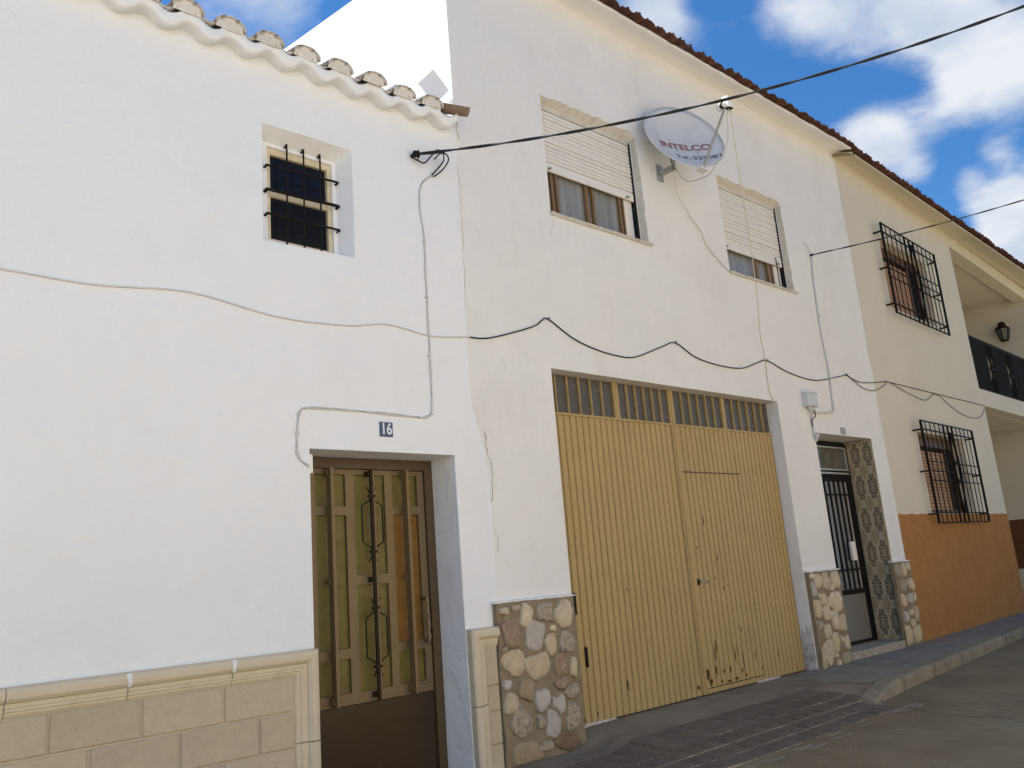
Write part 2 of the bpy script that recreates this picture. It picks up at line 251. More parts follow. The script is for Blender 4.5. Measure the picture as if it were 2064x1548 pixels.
# ------------------------------------------------------------------ mesh helpers
class MB:
    def __init__(s): s.v = []; s.f = []; s.mi = []; s.m = 0
    def add(s, vs, fs):
        o = len(s.v); s.v += [Vector(p) for p in vs]
        for f in fs: s.f.append([i+o for i in f]); s.mi.append(s.m)
        return s
    def box(s, x0, x1, y0, y1, z0, z1, X=None):
        vs = [(x0,y0,z0),(x1,y0,z0),(x1,y1,z0),(x0,y1,z0),(x0,y0,z1),(x1,y0,z1),(x1,y1,z1),(x0,y1,z1)]
        if X: vs = [X(*p) for p in vs]
        return s.add(vs, [(0,3,2,1),(4,5,6,7),(0,1,5,4),(1,2,6,5),(2,3,7,6),(3,0,4,7)])
    def bbox(s, x0, x1, y0, y1, z0, z1, b=.004, X=None):
        # box with a bevelled front (the -y side) outline
        vs = [(x0,y1,z0),(x1,y1,z0),(x1,y1,z1),(x0,y1,z1),(x0,y0+b,z0),(x1,y0+b,z0),(x1,y0+b,z1),(x0,y0+b,z1),(x0+b,y0,z0+b),(x1-b,y0,z0+b),(x1-b,y0,z1-b),(x0+b,y0,z1-b)]
        if X: vs = [X(*p) for p in vs]
        return s.add(vs, [(0,3,2,1)]+[(i, (i+1)%4, 4+(i+1)%4, 4+i) for i in range(4)]+[(4+i, 4+(i+1)%4, 8+(i+1)%4, 8+i) for i in range(4)]+[(8,9,10,11)])
    def bar(s, a, b, wx, wy=None, up=Vector((0,1,0))):
        a = Vector(a); b = Vector(b); wy = wy or wx; d = (b-a).normalized()
        if abs(d.dot(up)) > .95: up = Vector((0,0,1))
        p = d.cross(up).normalized()*wx/2; q = d.cross(p).normalized()*wy/2
        vs = [a-p-q, a+p-q, a+p+q, a-p+q, b-p-q, b+p-q, b+p+q, b-p+q]
        return s.add(vs, [(0,3,2,1),(4,5,6,7),(0,1,5,4),(1,2,6,5),(2,3,7,6),(3,0,4,7)])
    def tube(s, pts, r, n=6, closed=False):
        pts = [Vector(p) for p in pts]; k = len(pts); rings = []
        t0 = (pts[1]-pts[0]).normalized(); up = Vector((0,0,1)) if abs(t0.z) < .9 else Vector((0,1,0)); nrm = t0.cross(up).normalized()
        for i, p in enumerate(pts):
            t = (pts[min(i+1,k-1)]-pts[max(i-1,0)]).normalized()
            nrm = (nrm - t*nrm.dot(t)).normalized(); bi = t.cross(nrm)
            rr = r[i] if isinstance(r, (list, tuple)) else r
            rings.append([p + (nrm*math.cos(2*math.pi*j/n) + bi*math.sin(2*math.pi*j/n))*rr for j in range(n)])
        vs = [q for g in rings for q in g]
        fs = [(i*n+j, i*n+(j+1)%n, (i+1)*n+(j+1)%n, (i+1)*n+j) for i in range(k-1) for j in range(n)]
        fs += [tuple(range(n))[::-1], tuple((k-1)*n+j for j in range(n))]
        return s.add(vs, fs)
    def grid(s, fn, nu, nv):
        vs = [fn(i/nu, j/nv) for j in range(nv+1) for i in range(nu+1)]
        return s.add(vs, [(j*(nu+1)+i, j*(nu+1)+i+1, (j+1)*(nu+1)+i+1, (j+1)*(nu+1)+i) for j in range(nv) for i in range(nu)])
    def prism(s, poly, fn0, fn1):
        # poly of 2-D points; fn0 / fn1 map a point to the front and back vertex
        n = len(poly); vs = [fn0(*p) for p in poly] + [fn1(*p) for p in poly]
        return s.add(vs, [tuple(range(n)), tuple(range(2*n-1, n-1, -1))] + [(i, n+i, n+(i+1)%n, (i+1)%n) for i in range(n)])
    def mesh(s, name, mats, smooth=False, off=Vector((0,0,0))):
        me = bpy.data.meshes.new(name); me.from_pydata([tuple(p-off) for p in s.v], [], s.f)
        for m in (mats if isinstance(mats, (list, tuple)) else [mats]): me.materials.append(m)
        for p, i in zip(me.polygons, s.mi): p.material_index = i; p.use_smooth = smooth
        me.update()
        bm = bmesh.new(); bm.from_mesh(me); bmesh.ops.recalc_face_normals(bm, faces=bm.faces); bm.to_mesh(me); bm.free()
        return me
WL = {}
def link(name, data, parent=None, loc=None, rot=None):
    o = bpy.data.objects.new(name, data); C.objects.link(o)
    pw = WL[parent.name] if parent else Vector((0,0,0))
    wl = Vector(loc) if loc is not None else pw
    o.parent = parent; o.location = wl - pw; WL[o.name] = wl
    if rot: o.rotation_euler = rot
    return o
def tag(o, label=None, cat=None, group=None, kind=None):
    for k, v in (('label', label), ('category', cat), ('group', group), ('kind', kind)):
        if v: o[k] = v
    return o
def empty(name, loc, label=None, cat=None, group=None, kind=None):
    o = link(name, None, None, loc); o.empty_display_size = .2
    return tag(o, label, cat, group, kind)
def build(mb, name, mats, parent=None, smooth=False, at=None):
    # vertices are in world space; the object's origin goes to `at` (default: the parent's own origin)
    wl = Vector(at) if at is not None else (WL[parent.name] if parent else Vector((0,0,0)))
    return link(name, mb.mesh(name, mats, smooth, wl), parent, wl)
def smoothpts(pts, n=8):
    pts = [Vector(p) for p in pts]; out = []
    for i in range(len(pts)-1):
        p0 = pts[max(i-1,0)]; p1 = pts[i]; p2 = pts[i+1]; p3 = pts[min(i+2, len(pts)-1)]
        for j in range(n):
            t = j/n
            out.append(.5*((2*p1)+(p2-p0)*t+(2*p0-5*p1+4*p2-p3)*t*t+(3*p1-p0-3*p2+p3)*t*t*t))
    return out+[pts[-1]]
def filled(outer, holes, fn):
    # flat face with holes: returns verts, tris mapped by fn(a, b)
    bm = bmesh.new(); es = []
    for loop in [outer]+holes:
        vs = [bm.verts.new((a, b, 0)) for a, b in loop]
        es += [bm.edges.new((vs[i], vs[(i+1) % len(vs)])) for i in range(len(vs))]
    bmesh.ops.triangle_fill(bm, use_beauty=True, use_dissolve=False, edges=es, normal=(0,0,1))
    bm.verts.index_update()
    v = [fn(q.co.x, q.co.y) for q in bm.verts]; f = [tuple(x.index for x in g.verts) for g in bm.faces]; bm.free()
    return v, f
def wall_mesh(outer, holes, fn, depth_fn=None, reveals=None, back=.30, outer_depth=.30):
    # fn(a, b, d): point at depth d behind the face. reveals[i] = (inner loop or None, depth, material slot)
    mb = MB(); v, f = filled(outer, holes, lambda a, b: fn(a, b, 0)); mb.add(v, f)
    n = len(outer)
    for i in range(n):
        a = outer[i]; b = outer[(i+1) % n]
        mb.add([fn(*a, 0), fn(*b, 0), fn(*b, outer_depth), fn(*a, outer_depth)], [(0,1,2,3)])
    for h, rv in zip(holes, reveals or []):
        inner, d, slot = rv; inner = inner or h; mb.m = slot
        for i in range(len(h)):
            j = (i+1) % len(h)
            mb.add([fn(*h[i], 0), fn(*h[j], 0), fn(*inner[j], d), fn(*inner[i], d)], [(0,1,2,3)])
        mb.m = 0
    return mb

# ------------------------------------------------------------------ ground, road, pavement, kerb
def sstep(a, b, x):
    t = max(0, min(1, (x-a)/(b-a))); return t*t*(3-2*t)
KERBL = [(7.95, -1.13), (9.0, -1.0), (10.8, -.83), (13.6, -.54), (18, -.16), (26, .5)]
def kerb_y(x):
    if x <= KERBL[0][0]: return -1.13
    for (a, b), (c, d) in zip(KERBL, KERBL[1:]):
        if x <= c: return b+(d-b)*(x-a)/(c-a)
    return KERBL[-1][1]
ROADZ = -.125
def edge_y(x): return kerb_y(x) if x > 7.9 else -1.13 - .32*sstep(7.9, 7.3, x)
def pave_z(x, y):
    ramp = -.03 - .09*sstep(-.05, -1.45, y) + .03*sstep(-.25, .1, y)
    left = -.105
    z = left + (ramp-left)*sstep(4.85, 5.3, x)
    return z + (0 - z)*sstep(7.55, 8.35, x)
mb = MB()
def gfn(i, j):
    return (-250+500*i, -260+520*j, ROADZ)
mb.grid(gfn, 20, 20); road = build(mb, 'road', ROAD); tag(road, kind='structure')
pav = empty('pavement', (8, -.6, 0), kind='structure')
mb = MB()
def pfn(i, j):
    x = -4+26*i; y0 = .16 if x < 11.4 else .16+(x-11.4)*.06
    y = y0 + (edge_y(x)+.02-y0)*j
    z = pave_z(x, y)-.012
    return (x, y, z)
mb.grid(pfn, 208, 14)
mb.grid(lambda i, j: (-4+26*i, edge_y(-4+26*i)+.02, (pave_z(-4+26*i, edge_y(-4+26*i))-.012)*(1-j)+(ROADZ-.02)*j), 208, 1)
build(mb, 'cement_bed', PAVE, pav, True)
# barred tiles on the garage ramp (four rows), shared mesh
mb = MB(); tw = .194
mb.bbox(-tw/2, tw/2, -.011, .01, -tw/2, tw/2, .003, X=lambda x, y, z: Vector((x, z, -y-.011+.004)))
mb.m = 1
for k in range(5):
    x = -tw/2 + .022 + k*.038
    mb.bbox(x-.0130, x+.0130, -.009, .004, -tw/2+.011, tw/2-.011, .003, X=lambda x, y, z: Vector((x, z, -y+.003)))
bar_me = mb.mesh('barred_tile', [GROUT, BARTILE])
mb = MB(); mb.bbox(-tw/2, tw/2, -.006, .02, -tw/2, tw/2, .003, X=lambda x, y, z: Vector((x, z, -y)))
plain_me = mb.mesh('plain_tile', BARTILE)
for row in range(5):
    y = -.52 - .2*row
    for k in range(21):
        x = 4.05 + .2*k
        if x > 7.75 - .04*row: continue
        z = pave_z(x, y); sl = math.atan2(pave_z(x, y+.09)-pave_z(x, y-.09), .18); sx = math.atan2(pave_z(x+.09, y)-pave_z(x-.09, y), .18)
        dirty = row == 0 or (row == 1 and random.random() < .7) or random.random() < .05
        o = link('paving_tile', plain_me if dirty else bar_me, pav, (x+random.uniform(-.002, .002), y+random.uniform(-.002, .002), z-.008+random.uniform(-.0015, .0015)), (sl+random.uniform(-.008, .008), -sx, random.uniform(-.01, .01)))
# grey flags right of the ramp
flag_mes = []
for hw in (.30,):
    mb = MB(); mb.bbox(-.291/2, .291/2, -.008, .02, -.291/2, .291/2, .004, X=lambda x, y, z: Vector((x, z, -y))); flag_mes.append(mb.mesh('flag', FLAG))
for k in range(30):
    x = 8.25 + .3*k
    th = math.atan2(kerb_y(x+.15)-kerb_y(x-.15), .3)
    for row in range(3):
        y = kerb_y(x) + .16 + .155 + .3*row
        if y > .1 + max(0, x-11.36)*.061: continue
        link('paving_flag', flag_mes[0], pav, (x - math.sin(th)*.0, y, -.004+random.uniform(-.002, .002)), (random.uniform(-.006, .006), random.uniform(-.006, .006), th))
kerb = empty('kerb', (12, -.8, ROADZ), kind='structure')
x = 7.62; first = True
while x < 21:
    L_ = .75 if first else .98
    x1 = x+L_; ya = kerb_y(x+.004); yb = kerb_y(x1-.004)
    mb = MB(); nseg = 3
    prof = [(.0, ROADZ-.05), (.0, -.03), (.006, -.012), (.02, -.002), (.05, .003), (.155, .004), (.155, -.12)]
    rings = []
    for i in range(nseg+1):
        t = i/nseg; px = x+.004+(L_-.008)*t; py = ya+(yb-ya)*t
        drop = 0
        if first: py = kerb_y(max(px, 7.95))-.03*(1-t)**2; drop = (pave_z(px, py+.1)+.006)*(1-t*.999)
        rings.append([(px, py+a, b+(drop if b > -.1 else 0)) for a, b in prof])
    n = len(prof); vs = [p for g in rings for p in g]
    fs = [(i*n+j, i*n+(j+1) % n, (i+1)*n+(j+1) % n, (i+1)*n+j) for i in range(nseg) for j in range(n)] + [tuple(range(n)), tuple(nseg*n+j for j in range(n-1, -1, -1))]
    mb.add(vs, fs); build(mb, 'kerb_stone', KERB, kerb, False, at=((x+x1)/2, (ya+yb)/2, ROADZ))
    x = x1; first = False
# cement splashes where ramp meets road
mb = MB()
for k in range(26):
    cx = 4.6+random.random()*3.4; cy = -1.47-random.random()*.12 + (cx-6)*.02; rr = random.uniform(.03, .11)
    n = 9; mb.add([(cx, cy, ROADZ+.007)]+[(cx+rr*1.6*random.uniform(.6, 1.2)*math.cos(a*2*math.pi/n), cy+rr*.5*random.uniform(.6, 1.2)*math.sin(a*2*math.pi/n), ROADZ+.003) for a in range(n)], [(0, 1+a, 1+(a+1) % n) for a in range(n)])
tag(build(mb, 'cement_crumbs', mat('pale_cement_crumbs', (.26, .215, .145), .95, .15, 12, .8, 60)), 'pale cement crumbs spread along the foot of the garage ramp', 'cement', kind='stuff')

# ================================================================== LEFT HOUSE (number 16)
LH = empty('white_house', (1.5, 0, -.1), 'low white house with beige stone plinth, number 16 and a scalloped tile eave', 'house')
LX0 = -4.0
door_o = (2.755, 3.972, 2.145)
edge = [(4.30, -.15), (4.30, 1.03), (4.305, 1.6), (4.30, 2.03), (4.25, 2.30), (4.175, 2.55), (4.172, 2.9), (4.19, 3.9), (4.197, 5.06)]
outer = [(LX0, -.15), (door_o[0], -.15), (door_o[0], door_o[2]), (door_o[1], door_o[2]), (door_o[1], -.15)] + edge + [(LX0, 5.06)]
wo_ = [(2.446, 3.555), (3.161, 3.575), (3.168, 4.00), (3.166, 4.435), (2.80, 4.437), (2.446, 4.435)]
wi_ = [(2.50, 3.60), (3.10, 3.60), (3.10, 4.0), (3.10, 4.372), (2.80, 4.372), (2.50, 4.372)]
mb = wall_mesh(outer, [wo_], lambda a, b, d: Vector((a, -.004+d, b)), reveals=[(wi_, .13, 0)], outer_depth=.34)
build(mb, 'wall', WHITE, LH)
# flat plaster surround at the back of the window recess
mb = MB(); v, f = filled(wi_, [[(2.545, 3.628), (3.068, 3.628), (3.068, 4.345), (2.545, 4.345)]], lambda a, b: Vector((a, .126, b))); mb.add(v, f)
for (a, b) in zip([(2.545, 3.628), (3.068, 3.628), (3.068, 4.345), (2.545, 4.345)], [(3.068, 3.628), (3.068, 4.345), (2.545, 4.345), (2.545, 3.628)]):
    mb.add([(a[0], .126, a[1]), (b[0], .126, b[1]), (b[0], .19, b[1]), (a[0], .19, a[1])], [(0,1,2,3)])
WW = link('window', None, LH, (2.8, .1, 3.6)); WW['label'] = 'small deep window with black iron bars and cream frame'
build(mb, 'surround', WHITE, WW)
x0, x1, z0, z1 = 2.545, 3.068, 3.628, 4.345
mb = MB(); fw = .032
mb.box(x0, x0+fw, .145, .20, z0, z1).box(x1-fw, x1, .145, .20, z0, z1).box(x0+fw, x1-fw, .145, .20, z0, z0+.02).box(x0+fw, x1-fw, .147, .20, z1-.045, z1).box(x0+fw, x1-fw, .150, .20, 3.975, 4.018)
build(mb, 'frame', CREAMWOOD, WW)
for (a, b) in ((z0+.02, 3.975), (4.018, z1-.045)):
    mb = MB().box(x0+fw, x1-fw, .175, .182, a, b); build(mb, 'pane', DGLASS, WW)
mb = MB().box(x0, x1, .21, .215, z0, z1); build(mb, 'dark_backing', DARKGAP, WW)
for i, xb in enumerate((2.682, 2.815, 2.950)):
    pts = smoothpts([(xb+.001, .135, 4.370), (xb, .105, 4.366), (xb, .090, 4.35), (xb-.005, .087, 3.95), (xb-.009, .087, 3.64), (xb-.010, .090, 3.612), (xb-.010, .13, 3.606)], 4)
    build(MB().tube(pts, .0075, 6), 'bar', IRON, WW, True)
for i, (zb, dz) in enumerate(((4.170, .018), (3.985, .010), (3.803, .002))):
    pts = smoothpts([(2.522, .135, zb), (2.526, .10, zb), (2.545, .080, zb+.001), (2.81, .073, zb-.006+dz/2), (3.07, .080, zb+dz), (3.092, .10, zb+dz), (3.097, .135, zb+dz)], 4)
    build(MB().tube(pts, .0085 if i != 1 else .0115, 6), 'bar', IRON, WW, True)
# scalloped plaster cornice
PER = .2828; PH = 2.319
def wv(x):
    q = -math.cos(2*math.pi*(x-PH)/PER); return .036*math.copysign(abs(q)**.8, q)+.006*math.sin(x*3.1)
prof = [(.02, 4.918), (-.045, 4.905), (-.095, 4.895), (-.122, 4.895), (-.133, 4.906), (-.137, 4.925), (-.141, 4.960), (-.138, 4.974), (-.05, 4.99), (.02, 5.0)]
nx = 340; xa, xb_ = LX0, 4.12
mb = MB()
def cfn(i, j):
    x = xa+(xb_-xa)*i; k = min(int(round(j*(len(prof)-1))), len(prof)-1); y, z = prof[k]
    return (x+.004*math.sin(x*31+k), y+.004*math.sin(x*17+k*.6), z + wv(x)*(1.0 if k > 2 else (.75, .9, 1.0)[k]) + .004*math.sin(x*5.3))
mb.grid(cfn, nx, len(prof)-1)
build(mb, 'cornice', WHITE, LH, True)
# eave tiles with mortar plugs
def barrel(r0, r1, L_, th, n=9, inv=False, flat=1.0):
    mb = MB(); vs = []
    for (yy, rr) in ((0, r0), (L_, r1)):
        for q in (rr, rr-th):
            for k in range(n+1):
                a = math.pi*k/n; z = math.sin(a)*q*(.95)
                vs.append((math.cos(a)*q, yy, (-z if inv else z)*flat))
    m = n+1; fs = []
    for k in range(n):
        fs += [(k, k+1, 2*m+k+1, 2*m+k), (m+k, 3*m+k, 3*m+k+1, m+k+1), (k, m+k, m+k+1, k+1), (2*m+k, 2*m+k+1, 3*m+k+1, 3*m+k)]
    fs += [(0, 2*m, 3*m, m), (n, m+n, 3*m+n, 2*m+n)]
    mb.add(vs, fs); return mb
capL = barrel(.112, .09, .46, .015, flat=.68).mesh('eave_tile', TILEW, True)
mbp = MB(); n = 9
mbp.add([(0, -.004, .02)]+[(math.cos(math.pi*k/n)*.094, .006+.004*math.sin(k*2.1), math.sin(math.pi*k/n)*.066) for k in range(n+1)]+[(-.092, .01, -.016), (.092, .01, -.016)], [(0, k+1, k+2) for k in range(n)]+[(0, n+1, n+2), (0, n+2, n+3), (0, n+3, 1)])
plugL = mbp.mesh('mortar_plug', PLUG, True)
panL = barrel(.095, .11, .46, .016, inv=True).mesh('channel_tile', TILEW, True)
k = 0; x = 2.432 + .2828*5
while x > LX0+.1:
    j = random.uniform
    t = link('roof_tile', capL, LH, (x+j(-.008, .008), -.180+j(-.018, .018), 4.972+j(-.008, .008)), (R(17)+j(-.03, .03), j(-.05, .05), j(-.04, .04)))
    p = link('mortar_plug', plugL, t, WL[t.name]+Vector((0, .012, 0)))
    p.location = (0, .012, 0)
    link('roof_tile', panL, LH, (x-.1414+j(-.006, .006), -.155+j(-.015, .015), 5.045+j(-.004, .004)), (R(17), j(-.03, .03), j(-.03, .03)))
    x -= .2828
# corner tile sticking out to the right, with mortar crumbs
mb = barrel(.06, .07, .24, .014, inv=True, flat=.7); tm = mb.mesh('broken_tile', OLDTILE, True)
link('broken_tile', tm, LH, (4.20, -.19, 5.025), (R(4), 0, R(66)))
# roof
def roof_sheet(xa, xb, y0, z0, y1, z1, per, amp, mat_, parent, X=None):
    mb = MB(); n = int((xb-xa)/per*6)
    for (ya, za, yb, zb) in ((y0, z0, y1, z1),):
        mb.grid(lambda i, j: (Vector((xa+(xb-xa)*i, ya+(yb-ya)*j, za+(zb-za)*j+amp*math.cos(2*math.pi*(xa+(xb-xa)*i)/per))) if X is None else X(xa+(xb-xa)*i, ya+(yb-ya)*j, za+(zb-za)*j+amp*math.cos(2*math.pi*(xa+(xb-xa)*i)/per))), n, 1)
    return mb
mb = roof_sheet(LX0, 4.18, .15, 5.10, 3.6, 6.12, .2828, .035, TILEW, LH); mb.grid(lambda i, j: (LX0+8.18*i, 3.6+3.6*j, 6.12-1.0*j), 2, 1)
build(mb, 'roof', TILER, LH, True)
mb = MB().box(LX0, LX0+.2, .35, 7.0, -.15, 5.1).box(LX0, 4.18, 6.9, 7.1, -.15, 5.1); mb.add([(LX0, .3, 5.1), (LX0, 7, 5.1), (LX0, 3.6, 6.1)], [(0, 1, 2)])
build(mb, 'outer_wall', WHITE, LH)
# stone plinth
PY = -.02
def plinth_blocks(xa, xb, rows):
    for (zt, zb, joints) in rows:
        xs = [xa]+[q for q in joints if xa < q < xb]+[xb]
        for a, b in zip(xs, xs[1:]):
            mb = MB().bbox(a+.006, b-.006, PY-.014+random.uniform(-.0015, .0015), .0, zb+.006, zt-.004, .007)
            build(mb, 'plinth_block', PLINTH, LH, at=((a+b)/2, PY, (zt+zb)/2))
rowz = [.724, .521, .313, .105, -.15]
js = [[1.70-.455*k for k in range(14)]+[2.157], [1.907-.465*k for k in range(14)]+[2.372], [1.70-.455*k for k in range(14)]+[2.157], [1.907-.465*k for k in range(14)]+[2.372]]
rows = [(rowz[i], rowz[i+1], sorted(js[i])) for i in range(4)]
plinth_blocks(-2.0, 2.600, rows)
mb = MB().box(-2.0, 2.70, PY, -.0045, -.15, .74); build(mb, 'plinth_backing', JOINT, LH)
# moulding profile: swept along the top and down the door jamb, mitred
mprof = [(0, -.004), (0, -.060), (-.010, -.074), (-.030, -.082), (-.055, -.080), (-.072, -.066), (-.078, -.052), (-.098, -.050), (-.104, -.046), (-.116, -.046), (-.120, -.038), (-.132, -.036), (-.146, -.026), (-.150, -.012)]
def mould(path_fn, n0, name, at):
    pass
def moulding(xl, xr, ztop, zbot, side):
    # one top piece run in lengths, and one vertical jamb piece, mitred at the corner
    s = 1 if side == 'R' else -1
    xc = xr if side == 'R' else xl; xo = xl if side == 'R' else xr
    # top lengths
    cuts = [xo]
    if side == 'R':
        q = 2.20
        js_ = []
        while q > xo+.1: js_.append(q); q -= .58
        cuts += sorted(js_)
    cuts.append(xc)
    for a, b in zip(cuts, cuts[1:]):
        mb = MB(); last = (b == xc)
        ea = [(a+s*.002, d, ztop+z) for z, d in mprof]; eb = [((b + s*z if last else b-s*.002), d, ztop+z) for z, d in mprof]
        m = len(mprof); mb.add(ea+eb, [(i, i+1, m+i+1, m+i) for i in range(m-1)]+[tuple(range(m)), tuple(range(2*m-1, m-1, -1))])
        build(mb, 'plinth_moulding', MOULD, LH, True if False else False, at=((a+b)/2, -.03, ztop))
    zc = [ztop, .34, zbot]
    for i, (a, b) in enumerate(zip(zc, zc[1:])):
        mb = MB(); m = len(mprof)
        ea = [(xc+s*z, d, (a+z if i == 0 else a-.003)) for z, d in mprof]; eb = [(xc+s*z, d, b+.003) for z, d in mprof]
        mb.add(ea+eb, [(k, k+1, m+k+1, m+k) for k in range(m-1)]+[tuple(range(m)), tuple(range(2*m-1, m-1, -1))])
        build(mb, 'jamb_moulding', MOULD, LH, at=(xc, -.03, (a+b)/2))
moulding(-2.0, 2.752, .872, -.15, 'R')
moulding(3.978, 4.235, .868, -.15, 'L')
for (a, zt) in ((2.20, .872), (1.62, .872)):
    mb = MB(); n = 6
    pts = [(a-.018+.004*random.random(), -.064), (a+.016, -.062), (a+.012, -.078), (a-.008, -.084), (a-.02, -.08)]
    mb.grid(lambda i, j: (a+(.030-.012*j)*(i-.5)+.004*math.sin(9*j+a*5), (-.0625, -.077, -.0845, -.0825, -.069)[int(round(j*4))], zt-.002-(0, .009, .03, .055, .072)[int(round(j*4))]), 3, 4)
    build(mb, 'joint_filler', WHITEFILL, LH, True)
for (zt, zb, x0_, x1_) in ((.73, .46, 4.09, 4.235), (.46, .285, 4.09, 4.235), (.285, .06, 4.09, 4.235), (.06, -.15, 4.09, 4.235)):
    mb = MB().bbox(4.122, 4.232, PY-.014, 0, zb+.003, zt-.003, .006); build(mb, 'plinth_block', PLINTH, LH, at=(4.17, PY, (zt+zb)/2))
mb = MB().box(4.03, 4.235, PY+.003, -.0045, -.15, .74); build(mb, 'plinth_backing', JOINT, LH)

# door 16: bronze steel with amber panes and iron ornaments
DY = .32
D16 = link('door', None, LH, (3.36, DY, 0)); D16['label'] = 'bronze steel door with amber glass panes and black iron ornaments'
mb = MB(); mb.box(2.757, 2.80, DY-.03, DY+.05, -.15, 2.143).box(3.898, 3.970, DY-.03, DY+.05, -.15, 2.143).box(2.80, 3.898, DY-.03, DY+.05, 2.066, 2.143)
build(mb, 'frame', BRONZED, D16)
cols = [(2.962, 3.205), (3.277, 3.538), (3.605, 3.832)]
leaf0, leaf1 = 2.806, 3.892
panes = []
for ci in (0, 2): panes += [(ci, 1.797, 2.026), (ci, .822, 1.733), (ci, .530, .757)]
panes += [(1, 1.309, 2.026), (1, .530, 1.243)]
mb = MB(); xs = [leaf0]+[q for c in cols for q in c]+[leaf1]
for a, b in ((leaf0, cols[0][0]), (cols[0][1], cols[1][0]), (cols[1][1], cols[2][0]), (cols[2][1], leaf1)): mb.box(a, b, DY-.012, DY+.03, .455, 2.062)
for ci, (a, b) in enumerate(cols):
    zs = sorted([(p[1], p[2]) for p in panes if p[0] == ci]); prev = .455
    for (z0_, z1_) in zs: mb.box(a, b, DY-.0118, DY+.03, prev, z0_); prev = z1_
    mb.box(a, b, DY-.0118, DY+.03, prev, 2.062)
build(mb, 'leaf_frame', BRONZE, D16)
mb = MB().bbox(leaf0, leaf1, DY-.010, DY+.03, -.10, .453, .004); build(mb, 'lower_panel', BRONZEL, D16)
for (ci, z0_, z1_) in panes:
    a, b = cols[ci]
    build(MB().box(a+.001, b-.001, DY+.012, DY+.020, z0_+.001, z1_-.001), 'pane', AMBERO if (ci == 2 and z1_ > 1.5 and z0_ < 1) else AMBER, D16)
build(MB().box(2.757, 3.97, DY+.06, DY+.07, -.15, 2.14), 'dark_backing', DARKGAP, D16)
for i, xb in enumerate((3.052, 3.388, 3.690)):
    if i == 1:
        build(MB().box(xb-.011, xb+.011, DY-.075, DY-.057, .462, 2.058), 'bar', IRONB, D16)
        build(MB().box(xb+.0115, xb+.024, DY-.072, DY-.060, .462, 2.050), 'bar', BRONZE, D16)
    else:
        build(MB().box(xb-.012, xb+.012, DY-.095, DY-.030, .462, 2.062), 'bar', BRONZE, D16)
    for zb in (2.03, 1.275, .50):
        build(MB().box(xb-.02, xb+.02, DY-.0565, DY-.012, zb-.018, zb+.018), 'bracket', IRONB if i == 1 else BRONZE, D16)
for (zt, zb) in ((1.805, 1.525), (1.02, .74)):
    xm = 3.388; yy = DY-.066; top = zt+.04; bot = zb-.04; hw = .086
    for s in (-1, 1):
        pts = [(xm+s*.035, yy, top+.085), (xm+s*.012, yy, top+.035), (xm+s*.012, yy, top+.005), (xm+s*.02, yy, top-.012), (xm+s*hw, yy, zt-.01), (xm+s*hw, yy, zb+.01), (xm+s*.02, yy, bot+.012), (xm+s*.012, yy, bot-.005), (xm+s*.012, yy, bot-.035), (xm+s*.035, yy, bot-.085)]
        build(MB().tube(pts, .0058, 5), 'ornament', IRON, D16)
    for zc in (top+.018, bot-.018):
        build(MB().box(xm-.026, xm+.026, yy-.015, yy+.015, zc-.009, zc+.009), 'collar', IRONB, D16)
# twisted handle with a small knob
pts = [(3.835+.006*math.cos(t*2.4), DY-.07+.006*math.sin(t*2.4), 1.13-.34*t/12) for t in range(13)]
build(MB().tube(pts, [.012+.003*math.sin(t*1.9) for t in range(13)], 7), 'handle', BRONZE, D16, True)
mb = MB().box(3.825, 3.845, DY-.07, DY-.012, 1.10, 1.125).box(3.825, 3.845, DY-.07, DY-.012, .80, .825); build(mb, 'handle_mount', BRONZE, D16)
build(MB().tube([(3.862, DY-.012, .945), (3.862, DY-.035, .945), (3.862, DY-.045, .945)], [.008, .010, .013], 8), 'lock', CHROME, D16, True)

# ================================================================== MIDDLE HOUSE
MH = empty('weathered_white_house', (7.8, 0, 0), 'taller weathered white house with ochre garage door, two shuttered windows and stone piers', 'house')
def jag(pts, amp, step=.07, seed=1):
    rn = random.Random(seed); out = []
    for i in range(len(pts)):
        a = pts[i]; b = pts[(i+1) % len(pts)]; am = a[2] if len(a) > 2 else amp
        L_ = math.hypot(b[0]-a[0], b[1]-a[1]); n = max(1, int(L_/step)); dx, dz = (b[0]-a[0])/L_, (b[1]-a[1])/L_
        off = 0
        for k in range(n):
            t = k/n; off = off*.55 + rn.uniform(-1, 1)*am*.8 if k else 0
            out.append((a[0]+(b[0]-a[0])*t - dz*off*1, a[1]+(b[1]-a[1])*t + dx*off))
    return out
w1 = jag([(5.282, 4.452, .003), (6.712, 4.462, .012), (6.690, 5.655, .011), (6.62, 5.705, .015), (5.284, 5.672, .003)], .01, .045, 3)
w2 = jag([(8.155, 4.428, .003), (9.572, 4.424, .012), (9.545, 5.600, .011), (9.46, 5.645, .014), (8.150, 5.632, .003)], .01, .045, 8)
def inner_of(loop, x0, x1, z0, z1):
    return [(min(max(a, x0), x1), min(max(b, z0), z1)) for a, b in loop]
w1i = inner_of(w1, 5.29, 6.672, 4.46, 5.615); w2i = inner_of(w2, 8.162, 9.535, 4.435, 5.575)
GX0, GX1, GZ = 5.10, 8.755, 2.952
RX0, RX1, RZ = 9.505, 10.935, 2.632
outer = [(4.205, -.15)]
outer = [(4.304, -.15), (GX0, -.15), (GX0, GZ), (GX1, GZ), (GX1, -.15), (RX0, -.15), (RX0, RZ), (RX1, RZ), (RX1, -.15), (11.36, -.15), (11.36, 6.875), (4.20, 6.875)] + [(a+.003, b) for a, b in edge[::-1]][:-1]
mb = wall_mesh(outer, [w1, w2], lambda a, b, d: Vector((a, d, b)), reveals=[(w1i, .10, 1), (w2i, .10, 1)], outer_depth=.0)
